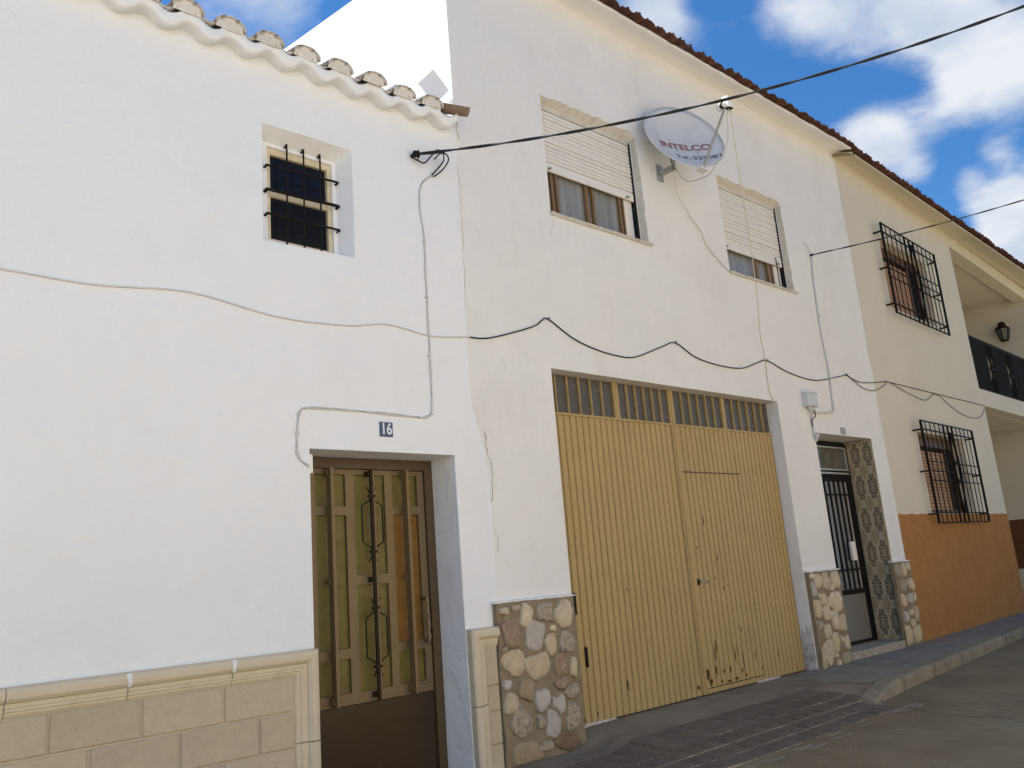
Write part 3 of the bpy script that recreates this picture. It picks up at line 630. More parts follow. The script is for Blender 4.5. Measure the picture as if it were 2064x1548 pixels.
# reveals of the garage and the door
mb.add([(GX0, 0, GZ), (GX1, 0, GZ), (GX1, .2, GZ), (GX0, .2, GZ)], [(0,1,2,3)])
mb.add([(GX0, 0, -.15), (GX0, 0, GZ), (GX0, .2, GZ), (GX0, .2, -.15)], [(0,1,2,3)])
jz = [.50, .40, .47, .36, .44, .33, .40, .36]
for q in range(7):
    ya, yb = .2*q/7, .2*(q+1)/7
    mb.add([(GX1, ya, jz[q]), (GX1, ya, GZ), (GX1, yb, GZ), (GX1, yb, jz[q+1])], [(0,1,2,3)])
    mb.m = 2; mb.add([(GX1, ya, -.15), (GX1, ya, jz[q]), (GX1, yb, jz[q+1]), (GX1, yb, -.15)], [(0,1,2,3)]); mb.m = 0
mb.add([(RX0, 0, RZ), (RX1, 0, RZ), (RX1, .42, RZ), (RX0, .42, RZ)], [(0,1,2,3)])
mb.add([(RX0, 0, -.15), (RX0, 0, RZ), (RX0, .42, RZ), (RX0, .42, -.15)], [(0,1,2,3)])
mb.add([(RX1+.012, 0, -.15), (RX1+.012, 0, RZ), (RX1+.012, .42, RZ), (RX1+.012, .42, -.15)], [(0,1,2,3)])
build(mb, 'wall', [MIDW, RAW, STAIN], MH)
# side wall facing left, seen above the low roof
mb = MB().box(4.205, 4.45, .005, 8.0, -.15, 6.80).box(11.11, 11.355, .005, 8.0, -.15, 6.80).box(4.45, 11.1, 7.8, 8.0, -.15, 6.8)
mb.add([(4.205, .005, 6.8), (4.205, 8, 6.8), (4.205, 8, 6.9), (4.205, 4, 7.60), (4.205, .005, 6.875), (4.45, .005, 6.8), (4.45, 8, 6.8), (4.45, 8, 6.9), (4.45, 4, 7.60), (4.45, .005, 6.875)], [(0,1,2,3,4), (5,9,8,7,6), (4,3,8,9), (3,2,7,8), (0,4,9,5), (1,6,7,2)])
mb.add([(11.355, .005, 6.8), (11.355, 8, 6.8), (11.355, 4, 7.72)], [(0,1,2)])
build(mb, 'side_wall', SIDEW, MH)
# coved soffit and fascia
prof = [(.0, 6.858), (-.05, 6.868), (-.12, 6.862), (-.20, 6.842), (-.262, 6.818), (-.268, 6.822), (-.268, 6.848), (0, 6.90)]
mb = MB(); ea = [(4.205, y, z) for y, z in prof]; n = 60
def sfn(i, j):
    k = int(round(j*(len(prof)-1))); y, z = prof[k]; x = 4.205+7.15*i
    return (x, y+(.004*math.sin(x*9+k)+.003*math.sin(x*23) if 2 < k < 7 else 0), z+(.003*math.sin(x*13+k) if k > 2 else 0))
mb.grid(sfn, n, len(prof)-1)
for x in (4.205, 11.355): mb.add([(x, y, z) for y, z in prof], [tuple(range(len(prof)))])
build(mb, 'soffit', SOFFIT, MH, True)
capM = barrel(.086, .075, .42, .014, 8, flat=.55).mesh('eave_tile', TILER, True); panM = barrel(.078, .086, .42, .014, 8, inv=True, flat=.6).mesh('channel_tile', TILER, True)
def eave_row(x0, x1, per, fn, rot, parent, capm, panm, dz=.078):
    x = x0; j = random.uniform
    while x < x1:
        a = fn(x); b = fn(x+per/2)
        link('roof_tile', capm, parent, a+Vector((j(-.006, .006), j(-.022, .022), j(-.008, .006))), (R(13)+j(-.04, .04), j(-.06, .06), rot+j(-.05, .05)))
        if x+per/2 < x1: link('roof_tile', panm, parent, b+Vector((j(-.006, .006), j(-.022, .022), dz+j(-.008, .004))), (R(13)+j(-.03, .03), j(-.05, .05), rot+j(-.05, .05)))
        x += per
eave_row(4.27, 11.38, .190, lambda x: Vector((x, -.325, 6.848)), 0, MH, capM, panM, .066)
mb = roof_sheet(4.46, 11.40, -.10, 6.93, 4.0, 7.54, .19, .03, TILER, MH); mb.grid(lambda i, j: (4.46+6.94*i, 4.0+4.2*j, 7.54-.8*j), 2, 1)
build(mb, 'roof', TILER, MH, True)
# shuttered windows
def shutter_window(name, x0, x1, z0, z1, zb, posts, label, pin):
    W = link('window', None, MH, ((x0+x1)/2, .1, z0)); W['label'] = label
    n = int(round((z1-.03-(zb+.06))/.0415)); h = (z1-.03-(zb+.06))/n
    mb = MB(); pr = [(0, .0015), (-.008, .005), (-.0115, .013), (-.0115, .026), (-.008, .0335), (0, .0365)]
    sc_ = h/.0415
    for xx in (x0+.012, x1-.04): pass
    m = len(pr); ea = [(x0+.012, a, b*sc_) for a, b in pr]; eb = [(x1-.035, a, b*sc_) for a, b in pr]
    mb.add(ea+eb, [(i, i+1, m+i+1, m+i) for i in range(m-1)]+[tuple(range(m)), tuple(range(2*m-1, m-1, -1))])
    sm = mb.mesh('slat', SLAT, False)
    for k in range(n): link('slat', sm, W, (random.uniform(-.0015, .0015), .088+random.uniform(-.0012, .0012), zb+.06+k*h), (0, random.uniform(-.0006, .0006), 0))
    build(MB().box(x0+.012, x1-.035, .0885, .094, zb+.06, z1), 'shutter_backing', SLOT, W)
    build(MB().bbox(x0+.012, x1-.035, .076, .094, zb, zb+.062, .004), 'bottom_rail', SLAT, W)
    for xx in (x0+.10, x1-.15):
        build(MB().tube([(xx, .076, zb+.022), (xx, .060, zb+.020), (xx-.004, .045, zb+.014)], [.014, .011, .012], 8), 'stop', STEELG, W, True)
    build(MB().box(x1-.034, x1-.010, .070, .10, z0, z1), 'guide_rail', DARKGAP, W)
    build(MB().box(x1-.010, x1+.002, .066, .10, z0, z1), 'guide_rail', SLAT, W)
    build(MB().box(x0+.0, x0+.012, .078, .10, z0, z1), 'guide_rail', SLAT, W)
    build(MB().box(x0, x1, .072, .12, z1-.032, z1+.03), 'lintel_strip', RAW, W)
    for (a, b) in posts: build(MB().box(a, b, .115, .16, z0, z1), 'frame_post', WOODBR, W)
    build(MB().box(x0, x1, .112, .16, z0, z0+.035), 'frame_rail', WOODBR, W)
    build(MB().box(x0, x1-.19, .150, .153, z0+.035, z1), 'pane', mat(name+'_glass', (.24, .245, .245), .12, .35, 3, spec=.28, stretch=(7, 1, .25)), W)
    mb = MB(); mb.grid(lambda i, j: (x0+(x1-x0)*i, .20+.012*math.sin(i*62)+.006*math.sin(i*23), z0+(z1-z0)*j), 80, 1); build(mb, 'curtain', CURTAIN, W, True)
    build(MB().box(x1-.19, x1-.034, .118, .125, z0, z1), 'side_panel', SLAT, W)
    # sill, chipped along its lip
    mb = MB(); rn = random.Random(len(name)+int(x0))
    n = 40; xs = [x0-.02+(x1-x0+.09)*i/n for i in range(n+1)]
    pr = lambda: [(.11, z0+.002), (-.018-rn.uniform(0, .012), z0-.004-rn.uniform(0, .004)), (-.024-rn.uniform(0, .012), z0-.018), (-.012-rn.uniform(0, .008), z0-.034-rn.uniform(0, .008)), (.0, z0-.036)]
    rings = [[(x, a, b) for a, b in pr()] for x in xs]
    mb.add([p for g in rings for p in g], [(i*5+j, i*5+j+1, (i+1)*5+j+1, (i+1)*5+j) for i in range(n) for j in range(4)]+[(0,1,2,3,4), tuple(n*5+q for q in (4,3,2,1,0))])
    build(mb, 'sill', SILL, W)
    if pin: build(MB().tube([(x1-.19, .06, z0+.0), (x1-.19, .062, zb+.10)], .006, 5), 'catch_rod', IRON, W)
    return W
shutter_window('left_shuttered_window', 5.29, 6.672, 4.462, 5.612, 4.935, [(5.44, 5.475), (5.505, 5.535), (5.92, 5.965), (6.02, 6.055), (6.43, 6.465), (6.482, 6.508)], 'shuttered window with its sill chipped, left of the dish', False)
shutter_window('right_shuttered_window', 8.162, 9.535, 4.437, 5.572, 4.765, [(8.93, 8.99), (9.20, 9.27), (9.30, 9.325)], 'shuttered window right of the dish', True)
# garage door
GY = .135
G = link('garage_door', None, MH, (6.9, GY, 0)); G['label'] = 'ochre ribbed steel garage door with a row of dark glass panes on top'
SPL = 6.905
def ribbed(x0, x1, z0, z1, mat_, name, wave=0.0):
    mb = MB(); per = .0805; n = int(round((x1-x0)/per)); per = (x1-x0)/n; prof = []
    for k in range(n):
        a = x0+k*per; prof += [(a, 0), (a+per-.024, 0), (a+per-.017, .016), (a+per-.006, .016)]
    prof.append((x1, 0)); nz_ = 6
    vs = []
    for j in range(nz_+1):
        for (a, d) in prof: vs.append((a, GY+d+.0015*math.sin(a*7+j*1.3), z0+(z1-z0)*j/nz_))
    m = len(prof)
    mb.add(vs, [(j*m+i, j*m+i+1, (j+1)*m+i+1, (j+1)*m+i) for j in range(nz_) for i in range(m-1)])
    return build(mb, name, mat_, G)
TZ = 2.585
ribbed(GX0+.01, SPL-.030, .0, TZ-.005, GARAGE, 'leaf_sheet')
ribbed(SPL+.052, 7.9485, .05, 2.108, GARAGE, 'wicket_sheet')
ribbed(SPL+.052, 7.9485, 2.120, TZ-.005, GARAGE, 'leaf_sheet')
ribbed(7.9505, GX1-.012, .0, TZ-.005, GARAGE, 'leaf_sheet')
build(MB().box(SPL+.052, 7.945, GY-.003, GY+.006, .0, .042), 'bottom_rail', GARFR, G)
build(MB().box(SPL-.028, SPL-.003, GY-.008, GY+.02, .0, GZ-.004), 'stile', GARFR, G)
build(MB().box(SPL+.004, SPL+.048, GY-.010, GY+.02, .0, GZ-.004), 'stile', GARFR, G)
build(MB().box(GX0, GX1, GY+.03, GY+.06, 0, GZ), 'dark_backing', DARKGAP, G)
build(MB().box(6.93, 7.985, GY-.006, GY-.001, 2.106, 2.118), 'drip_strip', mat('rusty_strip', (.14, .075, .035), .8, .2, 20), G)
for (a, b) in ((GX0+.004, SPL-.030), (SPL+.050, GX1-.006)):
    build(MB().box(a, b, GY-.012, GY+.015, TZ-.006, TZ+.014), 'transom_rail', GARFR, G)
bays = [(GX0+.01, 6.028), (6.108, SPL-.030), (SPL+.050, 7.800), (7.862, GX1-.01)]
for (a, b) in ((6.030, 6.106), (7.803, 7.859)): build(MB().box(a, (a+b)/2-.003, GY-.012, GY+.015, TZ+.014, GZ-.004).box((a+b)/2+.003, b, GY-.010, GY+.015, TZ+.014, GZ-.004), 'mullion', GARFR, G)
for (a, b) in bays:
    n = 6; wd = (b-a)/n
    for k in range(n):
        build(MB().box(a+k*wd+.004, a+(k+1)*wd-.004, GY+.012, GY+.018, TZ+.014, GZ-.006), 'pane', GLASSF, G, at=(a+(k+.5)*wd, GY, TZ))
        if k: build(MB().box(a+k*wd-.006, a+k*wd+.006, GY-.010, GY+.022, TZ+.014, GZ-.006), 'glazing_bar', GARFR, G)
for (xx, z0_, z1_) in ((5.262, .87, 1.045), (5.345, .44, .60)):
    build(MB().box(xx-.011, xx+.011, GY-.014, GY-.001, z0_, z1_), 'hinge_slot', IRON, G)
mb = MB().box(7.00, 7.022, GY-.012, GY+.0, 1.0, 1.06); build(mb, 'handle_plate', IRON, G)
build(MB().tube([(7.012, GY-.01, 1.035), (7.014, GY-.045, 1.036), (7.03, GY-.055, 1.036), (7.12, GY-.053, 1.028)], .0085, 6), 'handle', CHROME, G, True)
def fillet(xa, xb, seed):
    rn = random.Random(seed); n = 14; vs = []
    for i in range(n+1):
        x = xa+(xb-xa)*i/n; k = math.sin(math.pi*min(1, (i+.6)/n*1.05))**.5 if 0 < i < n else .15
        y0 = GY-.010-.022*k*rn.uniform(.6, 1.15); vs += [(x, y0, pave_z(x, y0)-.010), (x, (y0+GY)/2, pave_z(x, GY)+.008*k), (x, GY-.001, pave_z(x, GY)+.009*k)]
    mb = MB(); mb.add(vs, [(3*i+a, 3*i+a+1, 3*i+a+4, 3*i+a+3) for i in range(n) for a in (0, 1)]); build(mb, 'threshold_fillet', OLDFILL, MH)
fillet(5.13, 5.63, 3); fillet(7.78, 8.22, 5)
# rust spots eaten through the paint, mostly low on the wicket
rn = random.Random(21); mb = MB()
spots = [(6.985, .16, .028, .05), (7.02, .10, .02, .03), (7.14, .34, .008, .07), (7.17, .42, .007, .06), (7.13, .20, .014, .035), (7.25, .17, .010, .025), (7.36, .17, .016, .022), (7.47, .30, .008, .06), (7.52, .34, .006, .04), (7.60, .22, .008, .08), (7.56, .14, .010, .02), (7.82, .26, .008, .04), (8.25, .22, .006, .03), (6.82, .07, .016, .018), (6.70, .10, .006, .012), (7.42, .95, .010, .016), (7.50, .97, .007, .012), (7.22, 1.62, .007, .05), (7.38, 1.25, .006, .035), (7.63, .52, .010, .018), (5.83, .24, .009, .03), (5.84, .20, .006, .016), (5.95, 1.03, .006, .014), (7.06, 1.36, .008, .012), (7.08, .98, .006, .010), (7.30, 1.05, .006, .016), (5.25, .04, .02, .02), (5.42, .06, .006, .02), (7.2, .08, .02, .012), (7.32, .07, .03, .010), (7.45, .08, .03, .010), (7.62, .09, .02, .012), (7.05, 1.30, .006, .008), (7.92, .12, .006, .02)]
for (x, z, hw, hh) in spots:
    hw *= 1.35; hh *= 1.3; n = 9; mb.add([(x, GY-.0022, z)]+[(x+hw*rn.uniform(.5, 1.25)*math.cos(a*6.283/n), GY-.0018, z+hh*rn.uniform(.5, 1.25)*math.sin(a*6.283/n)) for a in range(n)], [(0, 1+a, 1+(a+1) % n) for a in range(n)])
tag(build(mb, 'rust_spots', mat('flaked_rust', (.075, .034, .018), .95, .35, 60, .8, 80), G), kind='stuff')
# stone piers
SL = [(4.31,.972,.038,.028,0,0),(4.425,.984,.041,.028,0,4),(4.53,.924,.061,.084,20,0),(4.735,.93,.08,.072,0,4),(4.936,.899,.1,.097,0,0),(4.803,.804,.028,.027,0,0),(4.367,.808,.083,.1,-15,1),(4.607,.775,.1,.107,20,2),(4.774,.687,.058,.073,-8,3),(4.951,.683,.082,.086,-10,4),(4.377,.596,.095,.094,5,3),(4.614,.545,.116,.096,0,3),(4.859,.52,.076,.084,0,1),(4.99,.49,.036,.071,0,6),(4.286,.698,.025,.022,0,5),(4.286,.451,.035,.04,0,2),(4.484,.388,.079,.076,0,5),(4.316,.313,.059,.074,0,0),(4.632,.298,.068,.081,0,2),(4.959,.312,.067,.056,0,4),(4.823,.238,.046,.073,-10,2),(4.6,.144,.039,.049,0,4),(4.723,.106,.075,.094,10,2),(4.942,.127,.07,.101,0,4),(4.408,.171,.106,.096,35,4),(4.849,.389,.062,.05,0,1),(4.447,-.046,.144,.073,0,5),(4.863,-.035,.143,.067,10,7),(4.639,-.033,.059,.039,0,4),(4.747,.263,.017,.041,0,2)]
SA = [(8.835,.975,.045,.029),(8.944,.92,.07,.081),(9.115,.905,.083,.087),(9.331,.907,.102,.088),(9.225,.824,.036,.034),(8.823,.832,.045,.075),(9.015,.711,.062,.071),(9.274,.673,.150,.101),(8.855,.629,.07,.093),(8.93,.755,.025,.028),(9.037,.57,.078,.075),(9.191,.484,.07,.104),(9.359,.43,.08,.086),(8.995,.378,.067,.078),(8.855,.449,.06,.055),(9.143,.248,.07,.097),(9.385,.218,.055,.07),(9.285,.262,.024,.037),(8.970,.164,.095,.136),(8.84,.106,.035,.116),(9.138,.021,.035,.045),(9.328,.045,.085,.075),(9.10,.108,.035,.026)]
SB = [(10.98,.922,.075,.088),(11.137,.925,.06,.082),(11.262,.965,.058,.054),(11.047,.74,.078,.075),(11.179,.754,.03,.055),(11.278,.736,.058,.075),(10.992,.556,.075,.078),(11.172,.565,.055,.07),(11.285,.578,.038,.054),(10.973,.361,.048,.063),(11.125,.401,.055,.04),(11.262,.378,.06,.1),(11.126,.271,.058,.051),(10.963,.134,.08,.112),(11.205,.131,.1,.098)]
def stone(parent, x, z, hw, hh, ang, m, y, seed, box):
    rn = random.Random(seed); n = 14; a0 = rn.random()*6; c, s = math.cos(R(ang)), math.sin(R(ang))
    ph = [rn.uniform(0, 6.28) for _ in range(4)]; ex = rn.uniform(.60, .92)
    def rim(k, sc_, yy):
        t = 2*math.pi*k/n; ct, st = math.cos(t), math.sin(t)
        px = math.copysign(abs(ct)**ex, ct); pz = math.copysign(abs(st)**ex, st)
        w_ = 1+.08*math.sin(2*t+ph[0])+.10*math.sin(3*t+ph[1])+.07*math.sin(4*t+ph[2])+.04*math.sin(7*t+ph[3])
        a = px*hw*w_*sc_; b = pz*hh*w_*sc_
        X = x+a*c+b*s; Z = z-a*s+b*c
        return (min(max(X, box[0]), box[1]), yy, min(max(Z, box[2]), box[3]))
    d = .018+.016*rn.random()
    v = [rim(k, 1.0, y+.004) for k in range(n)]+[rim(k, .97, y-d*.55) for k in range(n)]+[rim(k, .84, y-d*.9+.003*rn.uniform(-1, 1)) for k in range(n)]+[rim(k, .45, y-d+.003*rn.uniform(-1, 1)) for k in range(n)]+[(x, y-d, z)]
    f = [(r*n+k, r*n+(k+1) % n, (r+1)*n+(k+1) % n, (r+1)*n+k) for r in range(3) for k in range(n)]+[(3*n+k, 3*n+(k+1) % n, 4*n) for k in range(n)]
    mb = MB().add(v, f); build(mb, 'stone', STONES[m], parent, True, at=(x, y, z))
def pier(x0, x1, z0, z1, stones, label, seed, xr=None):
    P = link('stone_pier', None, MH, ((x0+x1)/2, -.03, z0)); P['label'] = label; rn = random.Random(seed)
    y = -.045
    mb = MB(); mb.grid(lambda i, j: (x0+(x1-x0)*i, y+.004*math.sin(i*17+j*23)+.003*math.sin(i*41-j*9), z0+(z1-z0)*j), 24, 30)
    mb.box(x0, x1, y+.006, -.0055, z0, z1); build(mb, 'mortar', MORTAR, P)
    # thin white paint edge along the top
    n = 30; mb = MB(); rr = [[(x0-.012+(x1-x0+.03)*i/n, a, b+rn.uniform(-.003, .004)) for a, b in ((-.0005, z1+.014), (y-.004+rn.uniform(-.004, .003), z1+.010), (y-.004, z1+.0005), (-.0005, z1+.0005))] for i in range(n+1)]
    mb.add([p for g in rr for p in g], [(i*4+j, i*4+(j+1) % 4, (i+1)*4+(j+1) % 4, (i+1)*4+j) for i in range(n) for j in range(4)]+[(0,1,2,3), (n*4+3, n*4+2, n*4+1, n*4)])
    build(mb, 'paint_edge', WHITE, P)
    for i, s in enumerate(stones):
        m = s[5] if len(s) > 5 else rn.choice([0, 0, 3, 0, 3, 2, 6, 4])
        stone(P, s[0], s[1], s[2]*1.09, s[3]*1.06, s[4] if len(s) > 4 else rn.uniform(-8, 8), m, y, seed*100+i, (x0+.006, x1-.006, z0, z1-.012))
pier(4.240, 5.078, -.15, 1.030, SL, 'stone pier with big rounded field stones, left of the garage door', 1)
pier(8.775, 9.470, -.06, 1.018, SA, 'stone pier between the garage door and the tiled doorway', 2)
pier(10.86, 11.345, -.06, 1.030, SB, 'narrow stone pier between the tiled doorway and the orange wall', 3)

# tiled doorway
RY = .36
RD = link('door', None, MH, (10.2, RY, .1)); RD['label'] = 'black iron and glass door in the tiled recess'
mb = MB(); mb.box(RX0+.002, RX0+.045, RY-.02, RY+.04, .10, 2.60).box(10.885, 10.93, RY-.02, RY+.04, .10, 2.60).box(RX0+.045, 10.885, RY-.02, RY+.04, 2.562, 2.630).box(RX0+.045, 10.885, RY-.02, RY+.04, 2.165, 2.245)
build(mb, 'frame', IRON, RD)
mb = MB(); a, b = RX0+.047, 10.883
for (x0_, x1_, z0_, z1_) in ((a, a+.02, 2.247, 2.56), (b-.02, b, 2.247, 2.56), (a+.02, b-.02, 2.247, 2.268), (a+.02, b-.02, 2.54, 2.56), (a, b, 2.200, 2.222)): mb.box(x0_, x1_, RY-.028, RY-.021+.02, z0_, z1_)
build(mb, 'trim', ALU, RD)
build(MB().box(a+.02, b-.02, RY+.005, RY+.010, 2.268, 2.54), 'pane', mat('transom_glass', (.10, .095, .075), .12, .4, 7, spec=.6), RD)
mb = MB(); mb.box(a, a+.06, RY-.015, RY+.03, .125, 2.163).box(b-.06, b, RY-.015, RY+.03, .125, 2.163).box(a+.06, b-.06, RY-.015, RY+.03, 2.105, 2.163).box(a+.06, b-.06, RY-.015, RY+.03, .685, .745).box(a, b, RY-.03, RY+.03, .098, .124)
build(mb, 'leaf_frame', IRON, RD)
build(MB().box(a+.06, b-.06, RY+.010, RY+.016, .745, 2.105), 'pane', FROST, RD)
build(MB().bbox(a+.06, b-.06, RY-.005, RY+.02, .125, .685, .006), 'lower_panel', GREYPAN, RD)
for k in range(9):
    xx = a+.06+.055+k*.125
    if xx < b-.07: build(MB().box(xx-.012, xx+.012, RY-.038, RY-.017, .75, 2.10), 'bar', IRON, RD)
for zz_ in (1.93, .985): build(MB().box(a+.02, b-.02, RY-.045, RY-.0385, zz_-.011, zz_+.011), 'cross_bar', IRON, RD)
build(MB().box(10.50, 10.555, RY-.062, RY-.053, 1.10, 1.325), 'letter_slot', ALU, RD)
build(MB().box(10.557, 10.665, RY-.060, RY-.0535, 1.095, 1.33), 'paper_notice', PAPER, RD)
build(MB().box(RX0, RX1, RY+.045, RY+.055, .09, RZ), 'dark_backing', DARKGAP, RD)
# tiles lining the right reveal: two and a half columns, twelve rows
TS = .163; TV = .427/2
mb = MB().box(0, .008, -TS/2+.0009, TS/2-.0009, -TV/2+.0009, TV/2-.0009); tfull = mb.mesh('reveal_tile', PATTERN)
z = 1.587 - .2135*7
ycs = [.068+TS*k for k in range(0, 2)]
for k in range(-7, 6):
    zc = 1.587+TV*(k-.5)
    lo, hi = max(zc-TV/2, .092), min(zc+TV/2, RZ-.002)
    if hi-lo < .02: continue
    for yc in ycs+[.068+TS*2]:
        ylo, yhi = max(yc-TS/2, -.012 if yc < .1 else 0), min(yc+TS/2, RY-.021)
        if yhi-ylo < .01: continue
        build(MB().box(RX1-.004+random.uniform(-.0006, .0006), RX1+.010, ylo+.0009, yhi-.0009, lo+.0009, hi-.0009), 'wall_tile', PATTERN, RD.parent, at=(RX1, yc, zc))
build(MB().box(RX1+.001, RX1+.0115, -.0, RY-.02, .092, RZ-.002), 'tile_grout', mat('tile_grout', (.30, .26, .19), .9), MH)
mb = MB().bbox(RX0+.003, RX1-.006, -.035, RY+.05, -.08, .090, .008); build(mb, 'door_step', TERR, MH)
# spilled damp mortar beside the garage jamb and hairline cracks
def crack(pts, w_, parent, name='crack', y=-.0015):
    mb = MB(); rn = random.Random(len(pts)*7+int(pts[0][0]*100)); P = []
    for i in range(len(pts)-1):
        for k in range(4):
            t = k/4; P.append((pts[i][0]+(pts[i+1][0]-pts[i][0])*t+rn.uniform(-.012, .012), pts[i][1]+(pts[i+1][1]-pts[i][1])*t+rn.uniform(-.006, .006)))
    P.append(pts[-1]); vs = []
    for i, (a, b) in enumerate(P):
        ww = w_*rn.uniform(.3, 1.2)*(1 if 0 < i < len(P)-1 else .1); vs += [(a-ww, y, b), (a+ww, y, b)]
    mb.add(vs, [(2*i, 2*i+1, 2*i+3, 2*i+2) for i in range(len(P)-1)])
    return build(mb, name, CRACKM, parent)
for pts, wd in (([(4.285, 2.36), (4.30, 2.2), (4.345, 2.06), (4.325, 1.93), (4.30, 1.72)], .004), ([(4.30, 1.62), (4.36, 1.5), (4.33, 1.40)], .002), ([(4.55, 2.98), (4.56, 2.86)], .0016), ([(4.65, 2.72), (4.80, 2.60)], .0014), ([(4.22, 4.15), (4.33, 4.10), (4.42, 4.02)], .0014), ([(4.21, 4.42), (4.34, 4.38)], .0014), ([(5.29, 4.44), (5.285, 4.30), (5.24, 4.20)], .0016), ([(4.215, 5.14), (4.22, 4.98), (4.235, 4.86)], .004), ([(6.75, 4.05), (6.85, 4.03)], .001), ([(4.201, 4.7), (4.203, 4.3), (4.195, 3.8), (4.182, 3.2)], .0016)):
    crack(pts, wd, MH)
crack([(11.357, 6.85), (11.359, 6.0), (11.356, 5.0), (11.36, 4.3), (11.357, 3.6)], .003, MH)

# ================================================================== RIGHT HOUSE (facade turned a few degrees)
TA = R(3.5); RO = Vector((11.362, 0, 0)); RDIR = Vector((math.cos(TA), math.sin(TA), 0)); RN = Vector((math.sin(TA), -math.cos(TA), 0))
def Q(s, d, z): return RO + RDIR*s - RN*d + Vector((0, 0, z))          # d is depth behind the facade
RH = empty('cream_house', Q(5, 0, 0), 'cream house with orange dado, barred windows and a corner balcony', 'house')
SE = 13.0; SP = 4.87; SW = 9.95
def SPx(z): return 4.80+ (.16 if z < 4 else .0)
WU = (1.22, 3.18, 4.74, 5.86); WLo = (1.30, 3.26, 1.66, 2.84)
rect = lambda w_: [(w_[0], w_[2]), (w_[1], w_[2]), (w_[1], w_[3]), (w_[0], w_[3])]
outer = [(.0, -.15), (4.96, -.15), (4.96, 3.555), (SW, 3.57), (SW, -.15), (SE, -.15), (SE, 6.70), (.0, 6.86)]
upper = [(4.86, 3.86), (SW, 3.90), (SW, 6.46), (4.79, 6.56)]
mb = wall_mesh(outer, [rect(WU), rect(WLo), upper], lambda a, b, d: Q(a, d, b), reveals=[(None, .22, 0), (None, .22, 0), (None, .25, 0)], outer_depth=.25)
build(mb, 'wall', CREAM, RH)
rn = random.Random(4); top = [(0.002+4.953*i/90, 1.638+.0035*math.sin(i*.9)+rn.uniform(-.0025, .0025)) for i in range(91)]
mb = MB().prism([(0.002, -.12), (4.955, -.12)]+top[::-1], lambda a, b: Q(a, -.008, b), lambda a, b: Q(a, -.0005, b)); build(mb, 'orange_dado', ORANGE, RH)
# porch interior
PD = 2.0
mb = MB(); mb.box(4.70, SW, .25, PD, 6.56, 6.70, X=Q); build(mb, 'balcony_ceiling', CREAM, RH)
mb = MB(); mb.box(4.70, SW, .25, PD, 3.555, 3.86, X=Q); build(mb, 'balcony_floor', CREAM, RH)
mb = MB(); mb.box(SW, SW+.25, .25, PD, 1.62, 6.7, X=Q); build(mb, 'porch_side_wall', CREAM, RH)
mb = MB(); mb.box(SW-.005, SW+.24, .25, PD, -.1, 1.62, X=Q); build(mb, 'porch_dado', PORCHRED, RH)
mb = MB(); mb.box(4.45, 4.70, .25, PD, -.1, 6.7, X=Q); build(mb, 'porch_side_wall', CREAM, RH)
mb = MB(); mb.box(4.45, SW+.25, PD, PD+.2, -.1, 6.7, X=Q); build(mb, 'porch_back_wall', CREAM, RH)
mb = MB(); mb.box(4.965, SW-.006, -.02, PD, -.1, .12, X=Q); build(mb, 'porch_floor', TERR, RH)
mb = MB(); mb.box(SW-.30, SW-.008, .35, PD-.3, .12, .55, X=Q); build(mb, 'porch_bench', CREAM, RH)
# shell
mb = MB(); mb.box(0.0, .2, .25, 8, -.1, 6.8, X=Q).box(SE-.2, SE, .25, 8, -.1, 6.7, X=Q).box(.2, SE-.2, 7.8, 8.0, -.1, 6.7, X=Q); build(mb, 'outer_wall', CREAM, RH)
# soffit
def ov(s): return .25+.018*s
mb = MB()
def zso(s): return 6.845-.009*s
pr = [(0, .0), (.06, .006), (.18, -.02), (1.0, -.17)]
mb.grid(lambda i, j: Q(SE*i, (-0.0, -.06, -.15, -ov(SE*i))[int(round(j*3))], zso(SE*i)+(0, .004, -.016, -.078)[int(round(j*3))]), 40, 3)
mb.grid(lambda i, j: Q(SE*i, -ov(SE*i), zso(SE*i)-.078+.025*j), 40, 1)
mb.grid(lambda i, j: Q(SE*i, -ov(SE*i)*(1-j), zso(SE*i)-.053+.11*j), 40, 1)
mb.add([Q(0, 0, zso(0)), Q(0, -.06, zso(0)+.004), Q(0, -.15, zso(0)-.016), Q(0, -ov(0), zso(0)-.078), Q(0, -ov(0), zso(0)-.053), Q(0, 0, zso(0)+.05)], [(0,1,2,3,4,5)])
build(mb, 'soffit', CSOFF, RH, True)
eave_row(.06, SE, .190, lambda s: Q(s, -ov(s)-.05, zso(s)-.030), TA-.018, RH, capM, panM, .072)
mb = roof_sheet(-.02, SE, -.05, 6.945, 4.0, 7.70, .19, .03, TILER, RH, X=lambda a, b, c: Q(a, b, c-.009*a)); mb.grid(lambda i, j: Q(SE*i, 4+4.2*j, 7.7-1.0*j-.009*SE*i), 2, 1)
build(mb, 'roof', TILER, RH, True)
mbt = barrel(.075, .065, .34, .014, 8); link('lit_end_tile', mbt.mesh('end_tile', mat('sunlit_clay_tile', (.50, .23, .12), .9, .2, 14, .6, 40), True), RH, Q(.32, .05, 6.93), (R(25), 0, R(60)))  # brighter colour paints in the sunlit look of this one tile
# mortar lump where the two eaves meet
mb = MB(); mb.tube([Q(-.10, -.02, 6.80), Q(-.02, -.12, 6.80), Q(.02, -.20, 6.78), Q(.05, -.27, 6.76)], [.02, .026, .022, .012], 7); build(mb, 'mortar_joint', MORTAR, RH)
